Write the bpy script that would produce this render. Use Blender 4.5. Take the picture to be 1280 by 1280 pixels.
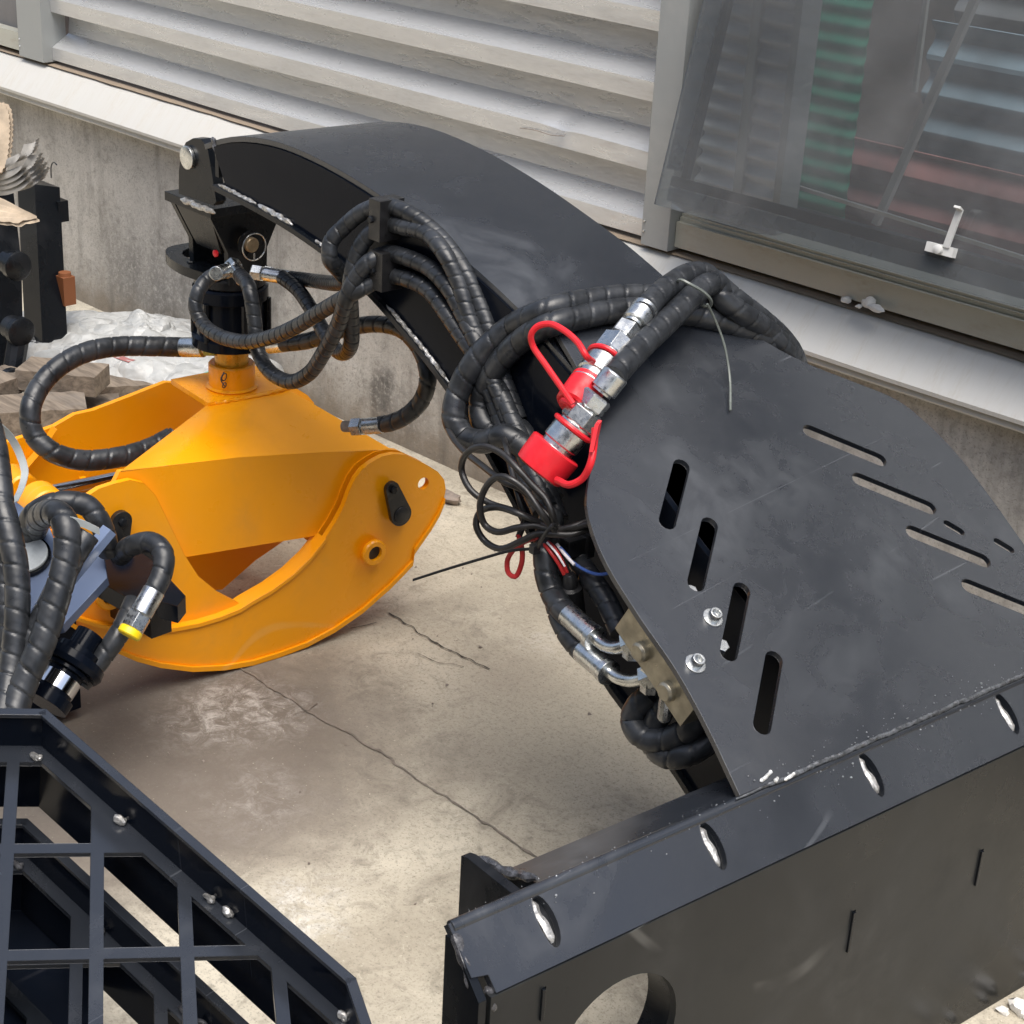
import bpy, math, random
from mathutils import Vector as V, Matrix, noise as NZ
from mathutils.geometry import tessellate_polygon
random.seed(7)
S = bpy.context.scene
for o in list(bpy.data.objects): bpy.data.objects.remove(o)

# ---------------------------------------------------------------- camera, sky, sun, exposure
cd = bpy.data.cameras.new('camera'); cam = bpy.data.objects.new('camera', cd); S.collection.objects.link(cam)
RM = [[0.7074238419512258, -0.32558892398001094, 0.6273303439341237], [0.7048777767402289, 0.2597611796656155, -0.6600541261112454], [0.051950242508762526, 0.9091292439033443, 0.41326164857510583]]
M4 = Matrix(RM).to_4x4(); M4.translation = V((0, 0, 1.6)); cam.matrix_world = M4
cd.sensor_width = 36; cd.lens = 60.86; cd.clip_start = .05; cd.clip_end = 400
S.camera = cam
wd = bpy.data.worlds.new('World'); S.world = wd; wd.use_nodes = True
nt = wd.node_tree; bg = nt.nodes['Background']
sky = nt.nodes.new('ShaderNodeTexSky'); sky.sky_type = 'NISHITA'; sky.sun_disc = False
SUN_EL, SUN_AZ = math.radians(70), math.radians(122)      # azimuth clockwise from +Y
sky.sun_elevation = SUN_EL; sky.sun_rotation = SUN_AZ
sky.air_density = 1.0; sky.dust_density = 3.0; sky.ozone_density = 1.0
hs = nt.nodes.new('ShaderNodeHueSaturation'); hs.inputs['Saturation'].default_value = .8      # thin high cloud
nt.links.new(sky.outputs[0], hs.inputs['Color']); nt.links.new(hs.outputs[0], bg.inputs[0]); bg.inputs[1].default_value = .115
sd = bpy.data.lights.new('sun', 'SUN'); sd.energy = 2.3; sd.angle = math.radians(48); sd.color = (1, .955, .885)
so = bpy.data.objects.new('sun', sd); S.collection.objects.link(so)
sv = V((math.sin(SUN_AZ)*math.cos(SUN_EL), math.cos(SUN_AZ)*math.cos(SUN_EL), math.sin(SUN_EL)))
so.rotation_euler = sv.to_track_quat('Z', 'Y').to_euler(); so.location = sv*20
S.view_settings.view_transform = 'Standard'; S.view_settings.look = 'None'
S.view_settings.exposure = .84; S.view_settings.gamma = 1; S.view_settings.use_curve_mapping = False
S.cycles.max_bounces = 8; S.cycles.transparent_max_bounces = 12

# ---------------------------------------------------------------- materials
def nodes(name):
    m = bpy.data.materials.new(name); m.use_nodes = True
    return m, m.node_tree, m.node_tree.nodes['Principled BSDF']
def N(t, kind, **kw):
    n = t.nodes.new(kind)
    for k, v in kw.items():
        if k in n.inputs: n.inputs[k].default_value = v
        else: setattr(n, k, v)
    return n
def noise(t, scale, detail=6, rough=.6, co=None, dist=0.):
    n = N(t, 'ShaderNodeTexNoise', Scale=scale, Detail=detail, Roughness=rough, Distortion=dist)
    if co is None:
        co = N(t, 'ShaderNodeTexCoord').outputs['Object']
    t.links.new(co, n.inputs['Vector']); return n.outputs['Fac']
def ramp(t, src, p0, p1, c0=0., c1=1.):
    r = N(t, 'ShaderNodeMapRange'); r.interpolation_type = 'SMOOTHSTEP'
    for i, v in zip(('From Min', 'From Max', 'To Min', 'To Max'), (p0, p1, c0, c1)): r.inputs[i].default_value = v
    t.links.new(src, r.inputs['Value']); return r.outputs['Result']
def mixc(t, fac, a, b, mode='MIX'):
    m = N(t, 'ShaderNodeMix', data_type='RGBA', blend_type=mode)
    for sock, val in ((m.inputs[0], fac), (m.inputs[6], a), (m.inputs[7], b)):
        if hasattr(val, 'is_output'): t.links.new(val, sock)
        elif isinstance(val, (int, float)): sock.default_value = val
        else: sock.default_value = (*val, 1)
    return m.outputs[2]
def math_(t, op, a, b=None):
    m = N(t, 'ShaderNodeMath', operation=op)
    for i, val in enumerate((a, b)):
        if val is None: continue
        if hasattr(val, 'is_output'): t.links.new(val, m.inputs[i])
        else: m.inputs[i].default_value = val
    return m.outputs[0]
def bump(t, p, h, strength=.3, dist=.002, bev=0):
    b = N(t, 'ShaderNodeBump', Strength=strength, Distance=dist); t.links.new(h, b.inputs['Height'])
    if bev:
        v = N(t, 'ShaderNodeBevel', Radius=bev, samples=4); t.links.new(v.outputs[0], b.inputs['Normal'])
    t.links.new(b.outputs[0], p.inputs['Normal'])
def setp(p, **kw):
    for k, v in kw.items(): p.inputs[k.replace('_', ' ')].default_value = v

def m_paint(name, col, rough=(.25, .5), dust=(.16, .155, .15), dustamt=.35, scr=.5, spec=.5, bev=.0015, sc=1., spk=1.):
    m, t, p = nodes(name)
    big = noise(t, 3.2*sc, 5, .6, dist=.6); fine = noise(t, 60*sc, 4, .6); mid = noise(t, 14*sc, 6, .65, dist=.5)
    d = math_(t, 'MULTIPLY', ramp(t, big, .46, .72), ramp(t, mid, .3, .7))
    d = math_(t, 'MULTIPLY', d, dustamt)
    sp = ramp(t, noise(t, 210*sc, 3, .5), .72, .78, 0, dustamt*.7*spk)
    d = math_(t, 'MAXIMUM', d, math_(t, 'MULTIPLY', sp, ramp(t, mid, .45, .65)))
    # hairline scratches: thin contour lines of a stretched noise
    tc = N(t, 'ShaderNodeTexCoord'); mp = N(t, 'ShaderNodeMapping'); mp.inputs['Scale'].default_value = (7*sc, .35*sc, 1.2*sc); mp.inputs['Rotation'].default_value = (.3, .2, .9)
    t.links.new(tc.outputs['Object'], mp.inputs['Vector'])
    sn = noise(t, 1.3, 0, .4, co=mp.outputs[0])
    line = ramp(t, math_(t, 'ABSOLUTE', math_(t, 'SUBTRACT', sn, .5)), .0012, .0045, 1, 0)
    line = math_(t, 'MULTIPLY', math_(t, 'MULTIPLY', line, ramp(t, noise(t, 5*sc, 3), .52, .62)), scr)
    c = mixc(t, d, col, dust); c = mixc(t, line, c, tuple(min(1, x*1.6) for x in dust))
    t.links.new(c, p.inputs['Base Color'])
    r = ramp(t, math_(t, 'ADD', math_(t, 'MULTIPLY', big, .6), math_(t, 'MULTIPLY', mid, .4)), .35, .65, rough[0], rough[1])
    t.links.new(r, p.inputs['Roughness']); setp(p, Specular_IOR_Level=spec)
    bump(t, p, math_(t, 'ADD', math_(t, 'MULTIPLY', fine, .08), big), .10, .004, bev)
    return m
BLACK = m_paint('black_paint', (.006, .0075, .010), (.18, .36), (.10, .10, .105), .35, .25, spec=.26)
BLACKDUST = m_paint('dusty_black_paint', (.019, .022, .028), (.18, .36), (.12, .128, .14), .5, .2, spec=.8, spk=0)
BLACKGLOSS = m_paint('glossy_black_paint', (.004, .006, .011), (.10, .24), (.07, .07, .08), .05, .10, spec=.10)
ORANGE = m_paint('orange_paint', (.92, .355, .003), (.24, .45), (.50, .27, .07), .34, .35)
RUST = m_paint('rusty_steel', (.22, .075, .025), (.6, .8), (.32, .16, .08), .8, 0)
POSTM = m_paint('grey_coated_steel', (.33, .345, .34), (.32, .5), (.55, .54, .5), .4, .2)

def m_simple(name, col, rough=.5, metal=0., var=.25, sc=20, bstr=.15, bd=.002, bev=0, spec=.5, col2=None):
    m, t, p = nodes(name)
    n = noise(t, sc, 6, .6)
    lo = tuple(c*(1-var) for c in col); hi = col2 or tuple(min(1, c*(1+var)) for c in col)
    t.links.new(mixc(t, ramp(t, n, .3, .7), lo, hi), p.inputs['Base Color'])
    t.links.new(ramp(t, noise(t, sc*2.3, 4), .3, .7, max(.03, rough*.75), min(1, rough*1.3)), p.inputs['Roughness'])
    setp(p, Metallic=metal, Specular_IOR_Level=spec); bump(t, p, n, bstr, bd, bev)
    return m
RUBBER = m_simple('black_spiral_wrap', (.015, .017, .02), .36, 0, .35, 25, .06, col2=(.034, .037, .042))
CABLE = m_simple('black_cable', (.016, .015, .015), .38, 0, .3, 40, .05)
PLASTIC = m_simple('black_plastic', (.013, .013, .014), .35, 0, .3, 40, .08, bev=.0015)
ZINC = m_simple('zinc_plated_steel', (.62, .63, .62), .28, 1., .15, 60, .08, bev=.0012)
CHROME = m_simple('chrome', (.75, .76, .78), .1, 1., .06, 30, .02)
YZINC = m_simple('yellow_zinc', (.34, .31, .24), .36, .8, .25, 30, .1, bev=.0015)
BRASSP = m_simple('tan_pin_steel', (.4, .31, .2), .45, .7, .2, 60, .1)
WELD = m_simple('bare_weld', (.50, .49, .47), .42, .75, .35, 240, .5, .002)
WELDK = m_simple('painted_weld', (.05, .05, .055), .3, 0, .5, 160, .6, .003, spec=.8)
RED = m_simple('red_rubber', (.68, .014, .024), .42, 0, .1, 30, .04)
REDW = m_simple('red_wire', (.5, .03, .03), .4, 0, .1, 30, .02)
BLUEW = m_simple('blue_wire', (.06, .13, .42), .4, 0, .1, 30, .02)
WHITEW = m_simple('white_wire', (.75, .72, .75), .4, 0, .1, 30, .02)
YELLOW = m_simple('yellow_plastic', (.85, .6, .01), .35, 0, .08, 30, .02)
STRAPM = m_simple('white_strapping', (.40, .43, .43), .35, 0, .1, 20, .05)
TIEM = m_simple('grey_green_nylon', (.14, .155, .14), .3, 0, .2, 20, .05)
CARD = m_simple('brown_cardboard', (.42, .34, .25), .85, 0, .25, 18, .2)
CARDG = m_simple('grey_cardboard', (.30, .29, .27), .8, 0, .35, 12, .2)
PLASTER = m_simple('white_plaster', (.72, .7, .66), .9, 0, .15, 60, .4)
STONEM = m_simple('grey_brown_stone', (.24, .2, .17), .9, 0, .3, 60, .5)
DARK = m_simple('dark_interior', (.13, .11, .10), .7, 0, .5, 2.5, .1)
SEAL = m_simple('black_seal', (.03, .035, .045), .45, 0, .2, 20, .05)
REFLG = m_simple('grey_reflection_sheet', (.17, .17, .18), .5, 0, .35, 2.2, .1)
GREEN = m_simple('green_sheet', (.04, .33, .22), .5, 0, .4, 3, .1)
REDP = m_simple('dull_red_sheet', (.25, .10, .095), .55, 0, .5, 2.5, .1)
BLUEP = m_simple('dull_blue_sheet', (.20, .27, .33), .55, 0, .45, 2.5, .1)
ALU = m_simple('aluminium_bar', (.45, .44, .42), .4, .3, .15, 12, .05)

def m_white(name, col, dirt, amt=.5, rough=.4, stretch=(1, 1, 1), metal=0.):
    m, t, p = nodes(name)
    tc = N(t, 'ShaderNodeTexCoord'); mp = N(t, 'ShaderNodeMapping'); mp.inputs['Scale'].default_value = stretch
    t.links.new(tc.outputs['Object'], mp.inputs['Vector'])
    a = noise(t, 4, 7, .62, co=mp.outputs[0], dist=.4); b = noise(t, 30, 5, .65, co=mp.outputs[0]); s = noise(t, 120, 3, .6)
    f = math_(t, 'MULTIPLY', ramp(t, a, .4, .72), ramp(t, b, .35, .7)); f = math_(t, 'MULTIPLY', f, amt)
    f = math_(t, 'MAXIMUM', f, ramp(t, s, .74, .80, 0, amt))
    t.links.new(mixc(t, f, col, dirt), p.inputs['Base Color'])
    t.links.new(ramp(t, a, .3, .7, rough*.7, rough*1.3), p.inputs['Roughness']); bump(t, p, a, .18, .006); setp(p, Metallic=metal)
    return m
CLAD = m_white('silver_cladding_sheet', (.64, .65, .655), (.42, .41, .38), .4, .32, (1.6, 8, 8), .5)
LEDGE = m_white('cream_flashing_paint', (.57, .56, .525), (.47, .42, .34), .5, .45, (9, 1.5, 1.5))
RAIL = m_white('cream_grey_rail', (.46, .46, .40), (.36, .30, .22), .6, .4, (2, 6, 6))
DIRT = m_white('dust_and_dirt', (.30, .235, .17), (.17, .14, .12), .9, .9, (3, 9, 9))
SACK = m_white('white_woven_plastic', (.43, .44, .435), (.30, .28, .25), .8, .45)
_t = SACK.node_tree; _p = _t.nodes['Principled BSDF']
_v = N(_t, 'ShaderNodeTexVoronoi', Scale=13., feature='DISTANCE_TO_EDGE'); _co = N(_t, 'ShaderNodeTexCoord'); _mx = N(_t, 'ShaderNodeMix', data_type='VECTOR'); 
_nz = N(_t, 'ShaderNodeTexNoise', Scale=6., Detail=4.); _t.links.new(_co.outputs['Object'], _nz.inputs['Vector']); _mx.inputs[0].default_value = .12
_t.links.new(_co.outputs['Object'], _mx.inputs[4]); _t.links.new(_nz.outputs['Color'], _mx.inputs[5]); _t.links.new(_mx.outputs[1], _v.inputs['Vector'])
bump(_t, _p, _v.outputs['Distance'], .9, .03)
def m_sack(): return SACK

def m_concrete(name, base, dark, light, wall=False):
    m, t, p = nodes(name)
    co = N(t, 'ShaderNodeTexCoord').outputs['Object']
    big = noise(t, 1.5, 6, .6, dist=.8); mid = noise(t, 6.5, 8, .7, dist=.6); fine = noise(t, 70, 6, .7); spk = noise(t, 240, 2, .5)
    c = mixc(t, ramp(t, big, .36, .66), base, light)
    c = mixc(t, ramp(t, mid, .52, .74, 0, .75), c, dark)
    c = mixc(t, ramp(t, noise(t, 17, 8, .75, dist=1.2), .48, .70, 0, .7), c, tuple(x*.62 for x in base)); c = mixc(t, ramp(t, noise(t, 42, 8, .8, dist=.8), .55, .68, 0, .5), c, light)
    sx = N(t, 'ShaderNodeSeparateXYZ'); t.links.new(co, sx.inputs[0])
    def blob(cx, cy, r0, r1, amp=.12, sc=9, y=1):
        dx = math_(t, 'SUBTRACT', sx.outputs[0], cx); dy = math_(t, 'SUBTRACT', sx.outputs[y], cy)
        d = math_(t, 'SQRT', math_(t, 'ADD', math_(t, 'MULTIPLY', dx, dx), math_(t, 'MULTIPLY', dy, dy)))
        d = math_(t, 'ADD', d, math_(t, 'MULTIPLY', math_(t, 'SUBTRACT', noise(t, sc, 8, .7), .5), amp*2))
        return ramp(t, d, r0, r1, 1, 0)
    if wall:
        for cx, cz, a, b, k in WALLBLOBS:
            c = mixc(t, math_(t, 'MULTIPLY', blob(cx, cz, a, b, .1, 14, 2), math_(t, 'MULTIPLY', ramp(t, fine, .3, .55), k)), c, (.11, .105, .10))
        zb = ramp(t, math_(t, 'ADD', sx.outputs[2], math_(t, 'MULTIPLY', math_(t, 'SUBTRACT', mid, .5), .3)), .0, .15, .8, 0)
        c = mixc(t, zb, c, (.21, .17, .125))
        mp = N(t, 'ShaderNodeMapping'); mp.inputs['Scale'].default_value = (9, 9, .9); t.links.new(co, mp.inputs['Vector'])
        st = noise(t, 1.2, 5, .6, co=mp.outputs[0]); c = mixc(t, ramp(t, st, .5, .74, 0, .55), c, tuple(x*.6 for x in dark))
        c = mixc(t, ramp(t, st, .5, .3, 0, .45), c, light)
    else:
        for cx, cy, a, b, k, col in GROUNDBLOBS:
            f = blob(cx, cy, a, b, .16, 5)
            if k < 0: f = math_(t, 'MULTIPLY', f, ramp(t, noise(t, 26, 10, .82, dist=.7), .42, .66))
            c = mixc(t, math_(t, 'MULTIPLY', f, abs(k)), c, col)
    c = mixc(t, ramp(t, spk, .58, .70, 0, .5), c, tuple(x*.4 for x in base))
    c = mixc(t, ramp(t, noise(t, 150, 3), .66, .74, 0, .4), c, tuple(min(1, x*1.4) for x in light))
    t.links.new(c, p.inputs['Base Color']); c = mixc(t, ramp(t, noise(t, 110, 8, .8), .36, .50, .5, 0), c, tuple(x*.5 for x in base)); t.links.new(c, p.inputs['Base Color']); setp(p, Roughness=.88, Specular_IOR_Level=.25)
    h = math_(t, 'ADD', math_(t, 'MULTIPLY', mid, .7), math_(t, 'MULTIPLY', fine, .5)); bump(t, p, h, .5, .009)
    return m
WALLBLOBS = [(q[0]+2.5, q[1], a, b, k) for q, a, b, k in zip([(-2.9362, 0.1298), (-3.0088, 0.081), (-2.8906, 0.0716), (-3.8528, 0.0675), (-4.0201, 0.175), (-3.1769, -0.0178)], (.0, .0, .02, .05, .0, .0), (.09, .06, .16, .45, .2, .12), (.9, .85, .6, .5, .3, .5))]
GROUNDBLOBS = [
    (*(-1.7085, 2.2092), .1, .6, .5, (.52, .47, .375)),
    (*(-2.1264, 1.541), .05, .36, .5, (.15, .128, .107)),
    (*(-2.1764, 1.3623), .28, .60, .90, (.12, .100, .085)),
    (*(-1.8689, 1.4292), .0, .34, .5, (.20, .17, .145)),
    (*(-1.9007, 2.0254), .0, .16, .32, (.22, .18, .15)),
    (*(-1.7669, 1.7661), .02, .16, .35, (.20, .175, .15)),
    (*(-1.9651, 1.7317), .0, .14, .35, (.23, .2, .17)),
    (*(-1.6418, 1.2979), .0, .13, -1., (.68, .66, .62)),
    (*(-2.1499, 1.5757), .0, .2, -.65, (.58, .55, .51)),
    (*(-1.8869, 1.443), .0, .16, -.32, (.55, .52, .48)),
    (*(-1.9493, 2.2057), .0, .10, -.6, (.62, .58, .52)),
    (*(-2.2989, 2.3296), .0, .30, .5, (.5, .455, .36)),
    (*(-1.6904, 2.0567), .0, .35, .45, (.5, .45, .35)),
]
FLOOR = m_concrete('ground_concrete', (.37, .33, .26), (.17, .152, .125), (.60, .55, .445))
WALLC = m_concrete('wall_concrete', (.45, .425, .385), (.20, .185, .165), (.55, .525, .485), True)

def m_wood():
    m, t, p = nodes('weathered_wood')
    tc = N(t, 'ShaderNodeTexCoord'); mp = N(t, 'ShaderNodeMapping'); mp.inputs['Scale'].default_value = (3, 30, 30)
    t.links.new(tc.outputs['Object'], mp.inputs['Vector'])
    a = noise(t, 2.2, 6, .65, co=mp.outputs[0], dist=.5)
    c = mixc(t, ramp(t, a, .3, .7), (.10, .08, .062), (.24, .195, .15)); c = mixc(t, ramp(t, noise(t, 5, 5), .5, .7, 0, .5), c, (.2, .18, .16))
    t.links.new(c, p.inputs['Base Color']); setp(p, Roughness=.85); bump(t, p, a, .4, .004)
    return m
WOOD = m_wood()
def m_glass():
    m, t, p = nodes('window_glass')
    t.nodes.remove(p); out = t.nodes['Material Output']
    tr = N(t, 'ShaderNodeBsdfTransparent'); tr.inputs[0].default_value = (.78, .82, .82, 1)
    gl = N(t, 'ShaderNodeBsdfGlossy'); gl.inputs['Roughness'].default_value = .03; gl.inputs[0].default_value = (.9, .95, 1, 1)
    fr = N(t, 'ShaderNodeFresnel'); fr.inputs[0].default_value = 1.6
    df = N(t, 'ShaderNodeBsdfDiffuse'); df.inputs[0].default_value = (.46, .465, .47, 1)      # film of dust on the pane
    m1 = N(t, 'ShaderNodeMixShader'); m2 = N(t, 'ShaderNodeMixShader')
    f = ramp(t, noise(t, 3, 6, .65, dist=.5), .35, .75, .12, .25)
    t.links.new(f, m2.inputs[0]); t.links.new(m1.outputs[0], m2.inputs[1]); t.links.new(df.outputs[0], m2.inputs[2])
    t.links.new(fr.outputs[0], m1.inputs[0]); t.links.new(tr.outputs[0], m1.inputs[1]); t.links.new(gl.outputs[0], m1.inputs[2])
    t.links.new(m2.outputs[0], out.inputs[0]); return m
GLASS = m_glass()

# ---------------------------------------------------------------- mesh helpers
class MB:
    def __init__(s): s.v = []; s.f = []
    def add(s, vs, fs):
        o = len(s.v); s.v += [V(q) for q in vs]; s.f += [tuple(i+o for i in f) for f in fs]; return s
    def plate(s, O, ax, ay, outline, th, holes=(), flip=False):
        """outline in (ax, ay) at O, thickness th along -(ax x ay)"""
        O, ax, ay = V(O), V(ax), V(ay); n = ax.cross(ay).normalized()
        loops = [[V((q[0], q[1], 0)) for q in L] for L in [outline, *holes]]
        tris = tessellate_polygon(loops); flat = [q for L in loops for q in L]
        top = [O + ax*q.x + ay*q.y for q in flat]; bot = [q - n*th for q in top]; k = len(flat)
        fs = []
        for a, b, c in tris:
            if (flat[b]-flat[a]).cross(flat[c]-flat[a]).z < 0: b, c = c, b
            fs += [(a, b, c), (a+k, c+k, b+k)]
        i0 = 0
        for L in loops:
            m = len(L)
            for i in range(m):
                a, b = i0+i, i0+(i+1) % m; fs.append((a, a+k, b+k, b))
            i0 += m
        return s.add(top+bot, fs)
    def box(s, c, ax, ay, az, size):
        c = V(c); ax, ay, az = V(ax)*size[0]/2, V(ay)*size[1]/2, V(az)*size[2]/2
        vs = [c + ax*x + ay*y + az*z for z in (-1, 1) for y in (-1, 1) for x in (-1, 1)]
        return s.add(vs, [(0, 2, 3, 1), (4, 5, 7, 6), (0, 1, 5, 4), (2, 6, 7, 3), (0, 4, 6, 2), (1, 3, 7, 5)])
    def lathe(s, O, axis, prof, n=24, phase=0.):
        O, z = V(O), V(axis).normalized(); x = z.orthogonal().normalized(); y = z.cross(x); vs = []; fs = []
        for d, r in prof:
            for i in range(n):
                a = 2*math.pi*i/n + phase; vs.append(O + z*d + (x*math.cos(a) + y*math.sin(a))*r)
        for j in range(len(prof)-1):
            for i in range(n): fs.append((j*n+i, j*n+(i+1) % n, (j+1)*n+(i+1) % n, (j+1)*n+i))
        fs.append(tuple(reversed(range(n)))); fs.append(tuple((len(prof)-1)*n+i for i in range(n)))
        return s.add(vs, fs)
    def tube(s, pts, r, n=12, pitch=0, groove=.10, step=None, rf=None, smooth=True, closed=False):
        P = curve(pts, step or (pitch/18 if pitch else r*.8), closed) if smooth else [V(q) for q in pts]
        T = [(P[min(i+1, len(P)-1)] - P[max(i-1, 0)]).normalized() for i in range(len(P))]
        if closed: T[0] = T[-1] = (P[1]-P[-2]).normalized()
        x = T[0].orthogonal().normalized(); vs = []; fs = []; L = 0
        for i, p in enumerate(P):
            if i: L += (p-P[i-1]).length
            x = (x - T[i]*x.dot(T[i])).normalized(); y = T[i].cross(x)
            for k in range(n):
                a = 2*math.pi*k/n; q = r
                if pitch:
                    ph = (L/pitch + k/n) % 1
                    q = r*(1 - groove*max(0, 1-abs(ph-.5)/.06)) * (1 + .016*(ph-.5))
                if rf: q = r*rf(i/(len(P)-1), a, L)
                vs.append(p + (x*math.cos(a)+y*math.sin(a))*q)
        for i in range(len(P)-1):
            for k in range(n): fs.append((i*n+k, i*n+(k+1) % n, (i+1)*n+(k+1) % n, (i+1)*n+k))
        fs.append(tuple(reversed(range(n)))); fs.append(tuple((len(P)-1)*n+k for k in range(n)))
        return s.add(vs, fs)
    def bead(s, pts, r, k=0.35):
        sd = random.random()*50
        return s.tube(pts, r, 8, step=r*.55, rf=lambda f, a, L: (1 + k*.45*math.sin(L/r*1.5+1.2*math.cos(a)) + k*1.1*NZ.noise((L/r*.35+sd, math.cos(a), sd))) * (min(1, 6*f+.3)*min(1, 6*(1-f)+.3)))
    def ribbon(s, pts, wv, th):
        """flat strip: pts is its middle line, wv its half-width vectors"""
        P = [V(q) for q in pts]; n = len(P); vs = []; fs = []
        for i, p in enumerate(P):
            w_ = V(wv[i] if isinstance(wv, list) else wv); t_ = (P[min(i+1, n-1)]-P[max(0, i-1)]).normalized(); nn = t_.cross(w_).normalized()*th/2
            vs += [p-w_-nn, p+w_-nn, p+w_+nn, p-w_+nn]
        for i in range(n-1):
            for k in range(4): fs.append((i*4+k, i*4+(k+1) % 4, i*4+4+(k+1) % 4, i*4+4+k))
        fs += [(3, 2, 1, 0), tuple((n-1)*4+k for k in range(4))]
        return s.add(vs, fs)
def curve(pts, step, closed=False):
    P = [V(q) for q in pts]
    if closed: P = P + [P[0]]
    out = []
    n = len(P)
    for i in range(n-1):
        a = P[i-1] if i > 0 else (P[-2] if closed else P[0]*2-P[1])
        b, c = P[i], P[i+1]
        d = P[i+2] if i+2 < n else (P[1] if closed else P[-1]*2-P[-2])
        # centripetal Catmull-Rom
        t0 = 0; t1 = t0+max(1e-6, (b-a).length)**.5; t2 = t1+max(1e-6, (c-b).length)**.5; t3 = t2+max(1e-6, (d-c).length)**.5
        m = max(1, int((c-b).length/step+.5))
        for j in range(m):
            t = t1+(t2-t1)*j/m
            A1 = a*((t1-t)/(t1-t0))+b*((t-t0)/(t1-t0)); A2 = b*((t2-t)/(t2-t1))+c*((t-t1)/(t2-t1)); A3 = c*((t3-t)/(t3-t2))+d*((t-t2)/(t3-t2))
            B1 = A1*((t2-t)/(t2-t0))+A2*((t-t0)/(t2-t0)); B2 = A2*((t3-t)/(t3-t1))+A3*((t-t1)/(t3-t1))
            out.append(B1*((t2-t)/(t2-t1))+B2*((t-t1)/(t2-t1)))
    out.append(P[-1]); return out

def thing(name, label, cat, loc, group=None):
    o = bpy.data.objects.new(name, None); S.collection.objects.link(o); o.location = V(loc); o.empty_display_size = .05
    o['label'] = label; o['category'] = cat
    if group: o['group'] = group
    return o
def origin(o):
    p = V((0, 0, 0))
    while o: p += o.location; o = o.parent
    return p
def obj(name, mb, mat, parent=None, sharp=35, label=None):
    me = bpy.data.meshes.new(name); off = origin(parent) if parent else V((0, 0, 0))
    me.from_pydata([tuple(q-off) for q in mb.v], [], mb.f); me.update(); me.materials.append(mat)
    if sharp: me.shade_smooth(); me.set_sharp_from_angle(angle=math.radians(sharp))
    o = bpy.data.objects.new(name, me); S.collection.objects.link(o)
    if parent: o.parent = parent
    if label: o['label'] = label
    return o
def single(name, mb, mat, label, cat, loc=None, group=None, sharp=35):
    me_loc = V(loc) if loc else mb.v[0].copy()
    o = obj(name, MB(), mat); me = o.data
    me.clear_geometry(); me.from_pydata([tuple(q-me_loc) for q in mb.v], [], mb.f); me.update()
    if sharp: me.shade_smooth(); me.set_sharp_from_angle(angle=math.radians(sharp))
    o.location = me_loc; o['label'] = label; o['category'] = cat
    if group: o['group'] = group
    return o
def piece(src, delta):
    """copy of a part with shared mesh, moved"""
    c = src.copy(); S.collection.objects.link(c); c.parent = src.parent; c.location = src.location + V(delta); return c
def struct(name, mb, mat, sharp=35, parent=None):
    o = obj(name, mb, mat, parent, sharp); o['kind'] = 'structure'; return o
X, Y, Z = V((1, 0, 0)), V((0, 1, 0)), V((0, 0, 1))
# machine frame: w across, u along the boom, r up the slotted plate
W_, U_ = V((0.130526, 0.991445, 0.0)), V((-0.991445, 0.130526, 0.0))
P0 = V((-0.95058, 1.40029, 0.5))
def Q(t, s, z): q = P0 + W_*(.354+t) + U_*s; q.z = z; return q
UB = (U_ - W_*.08).normalized(); WB = (W_ + U_*.08).normalized()          # boom axis, a little off square
def QB(o, s, z): return Q(-.02 - .08*(s-.45) + o, s, z)
def arc(cx, cy, r, a0, a1, n): return [(cx+r*math.cos(math.radians(a0+(a1-a0)*i/n)), cy+r*math.sin(math.radians(a0+(a1-a0)*i/n))) for i in range(n+1)]
def slot(x0, y0, x1, y1, r, n=6):
    a = math.degrees(math.atan2(y1-y0, x1-x0))
    return arc(x0, y0, r, a+90, a+270, n) + arc(x1, y1, r, a-90, a+90, n)
def circle(cx, cy, r, n=20): return arc(cx, cy, r, 0, 360-360/n, n-1)

# ================================================================ SETTING
g = MB(); n = 60
g.add([(-60, -60, 0), (60, -60, 0), (60, 60, 0), (-60, 60, 0)], [(0, 1, 2, 3)])
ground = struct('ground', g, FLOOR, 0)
def crack(pts, wd):
    P = curve(pts, .008); m = MB(); vs = []; fs = []
    for i, p in enumerate(P):
        t_ = (P[min(i+1, len(P)-1)]-P[max(0, i-1)]).normalized(); nn = V((-t_.y, t_.x, 0))
        j = NZ.noise((p.x*45, p.y*45, 1))*.006; h = wd*(.25+.9*abs(NZ.noise((p.x*70, p.y*70, 5))))
        c = p + nn*j; vs += [c-nn*h+Z*.003, c+nn*h+Z*.003]
    fs = [(2*i, 2*i+1, 2*i+3, 2*i+2) for i in range(len(P)-1)]
    return m.add(vs, fs)
CRACKM = m_simple('crack_dirt', (.05, .042, .035), .95, 0, .5, 60, .1)
CRACKL = m_simple('joint_dirt', (.17, .145, .12), .95, 0, .4, 40, .1)
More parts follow.
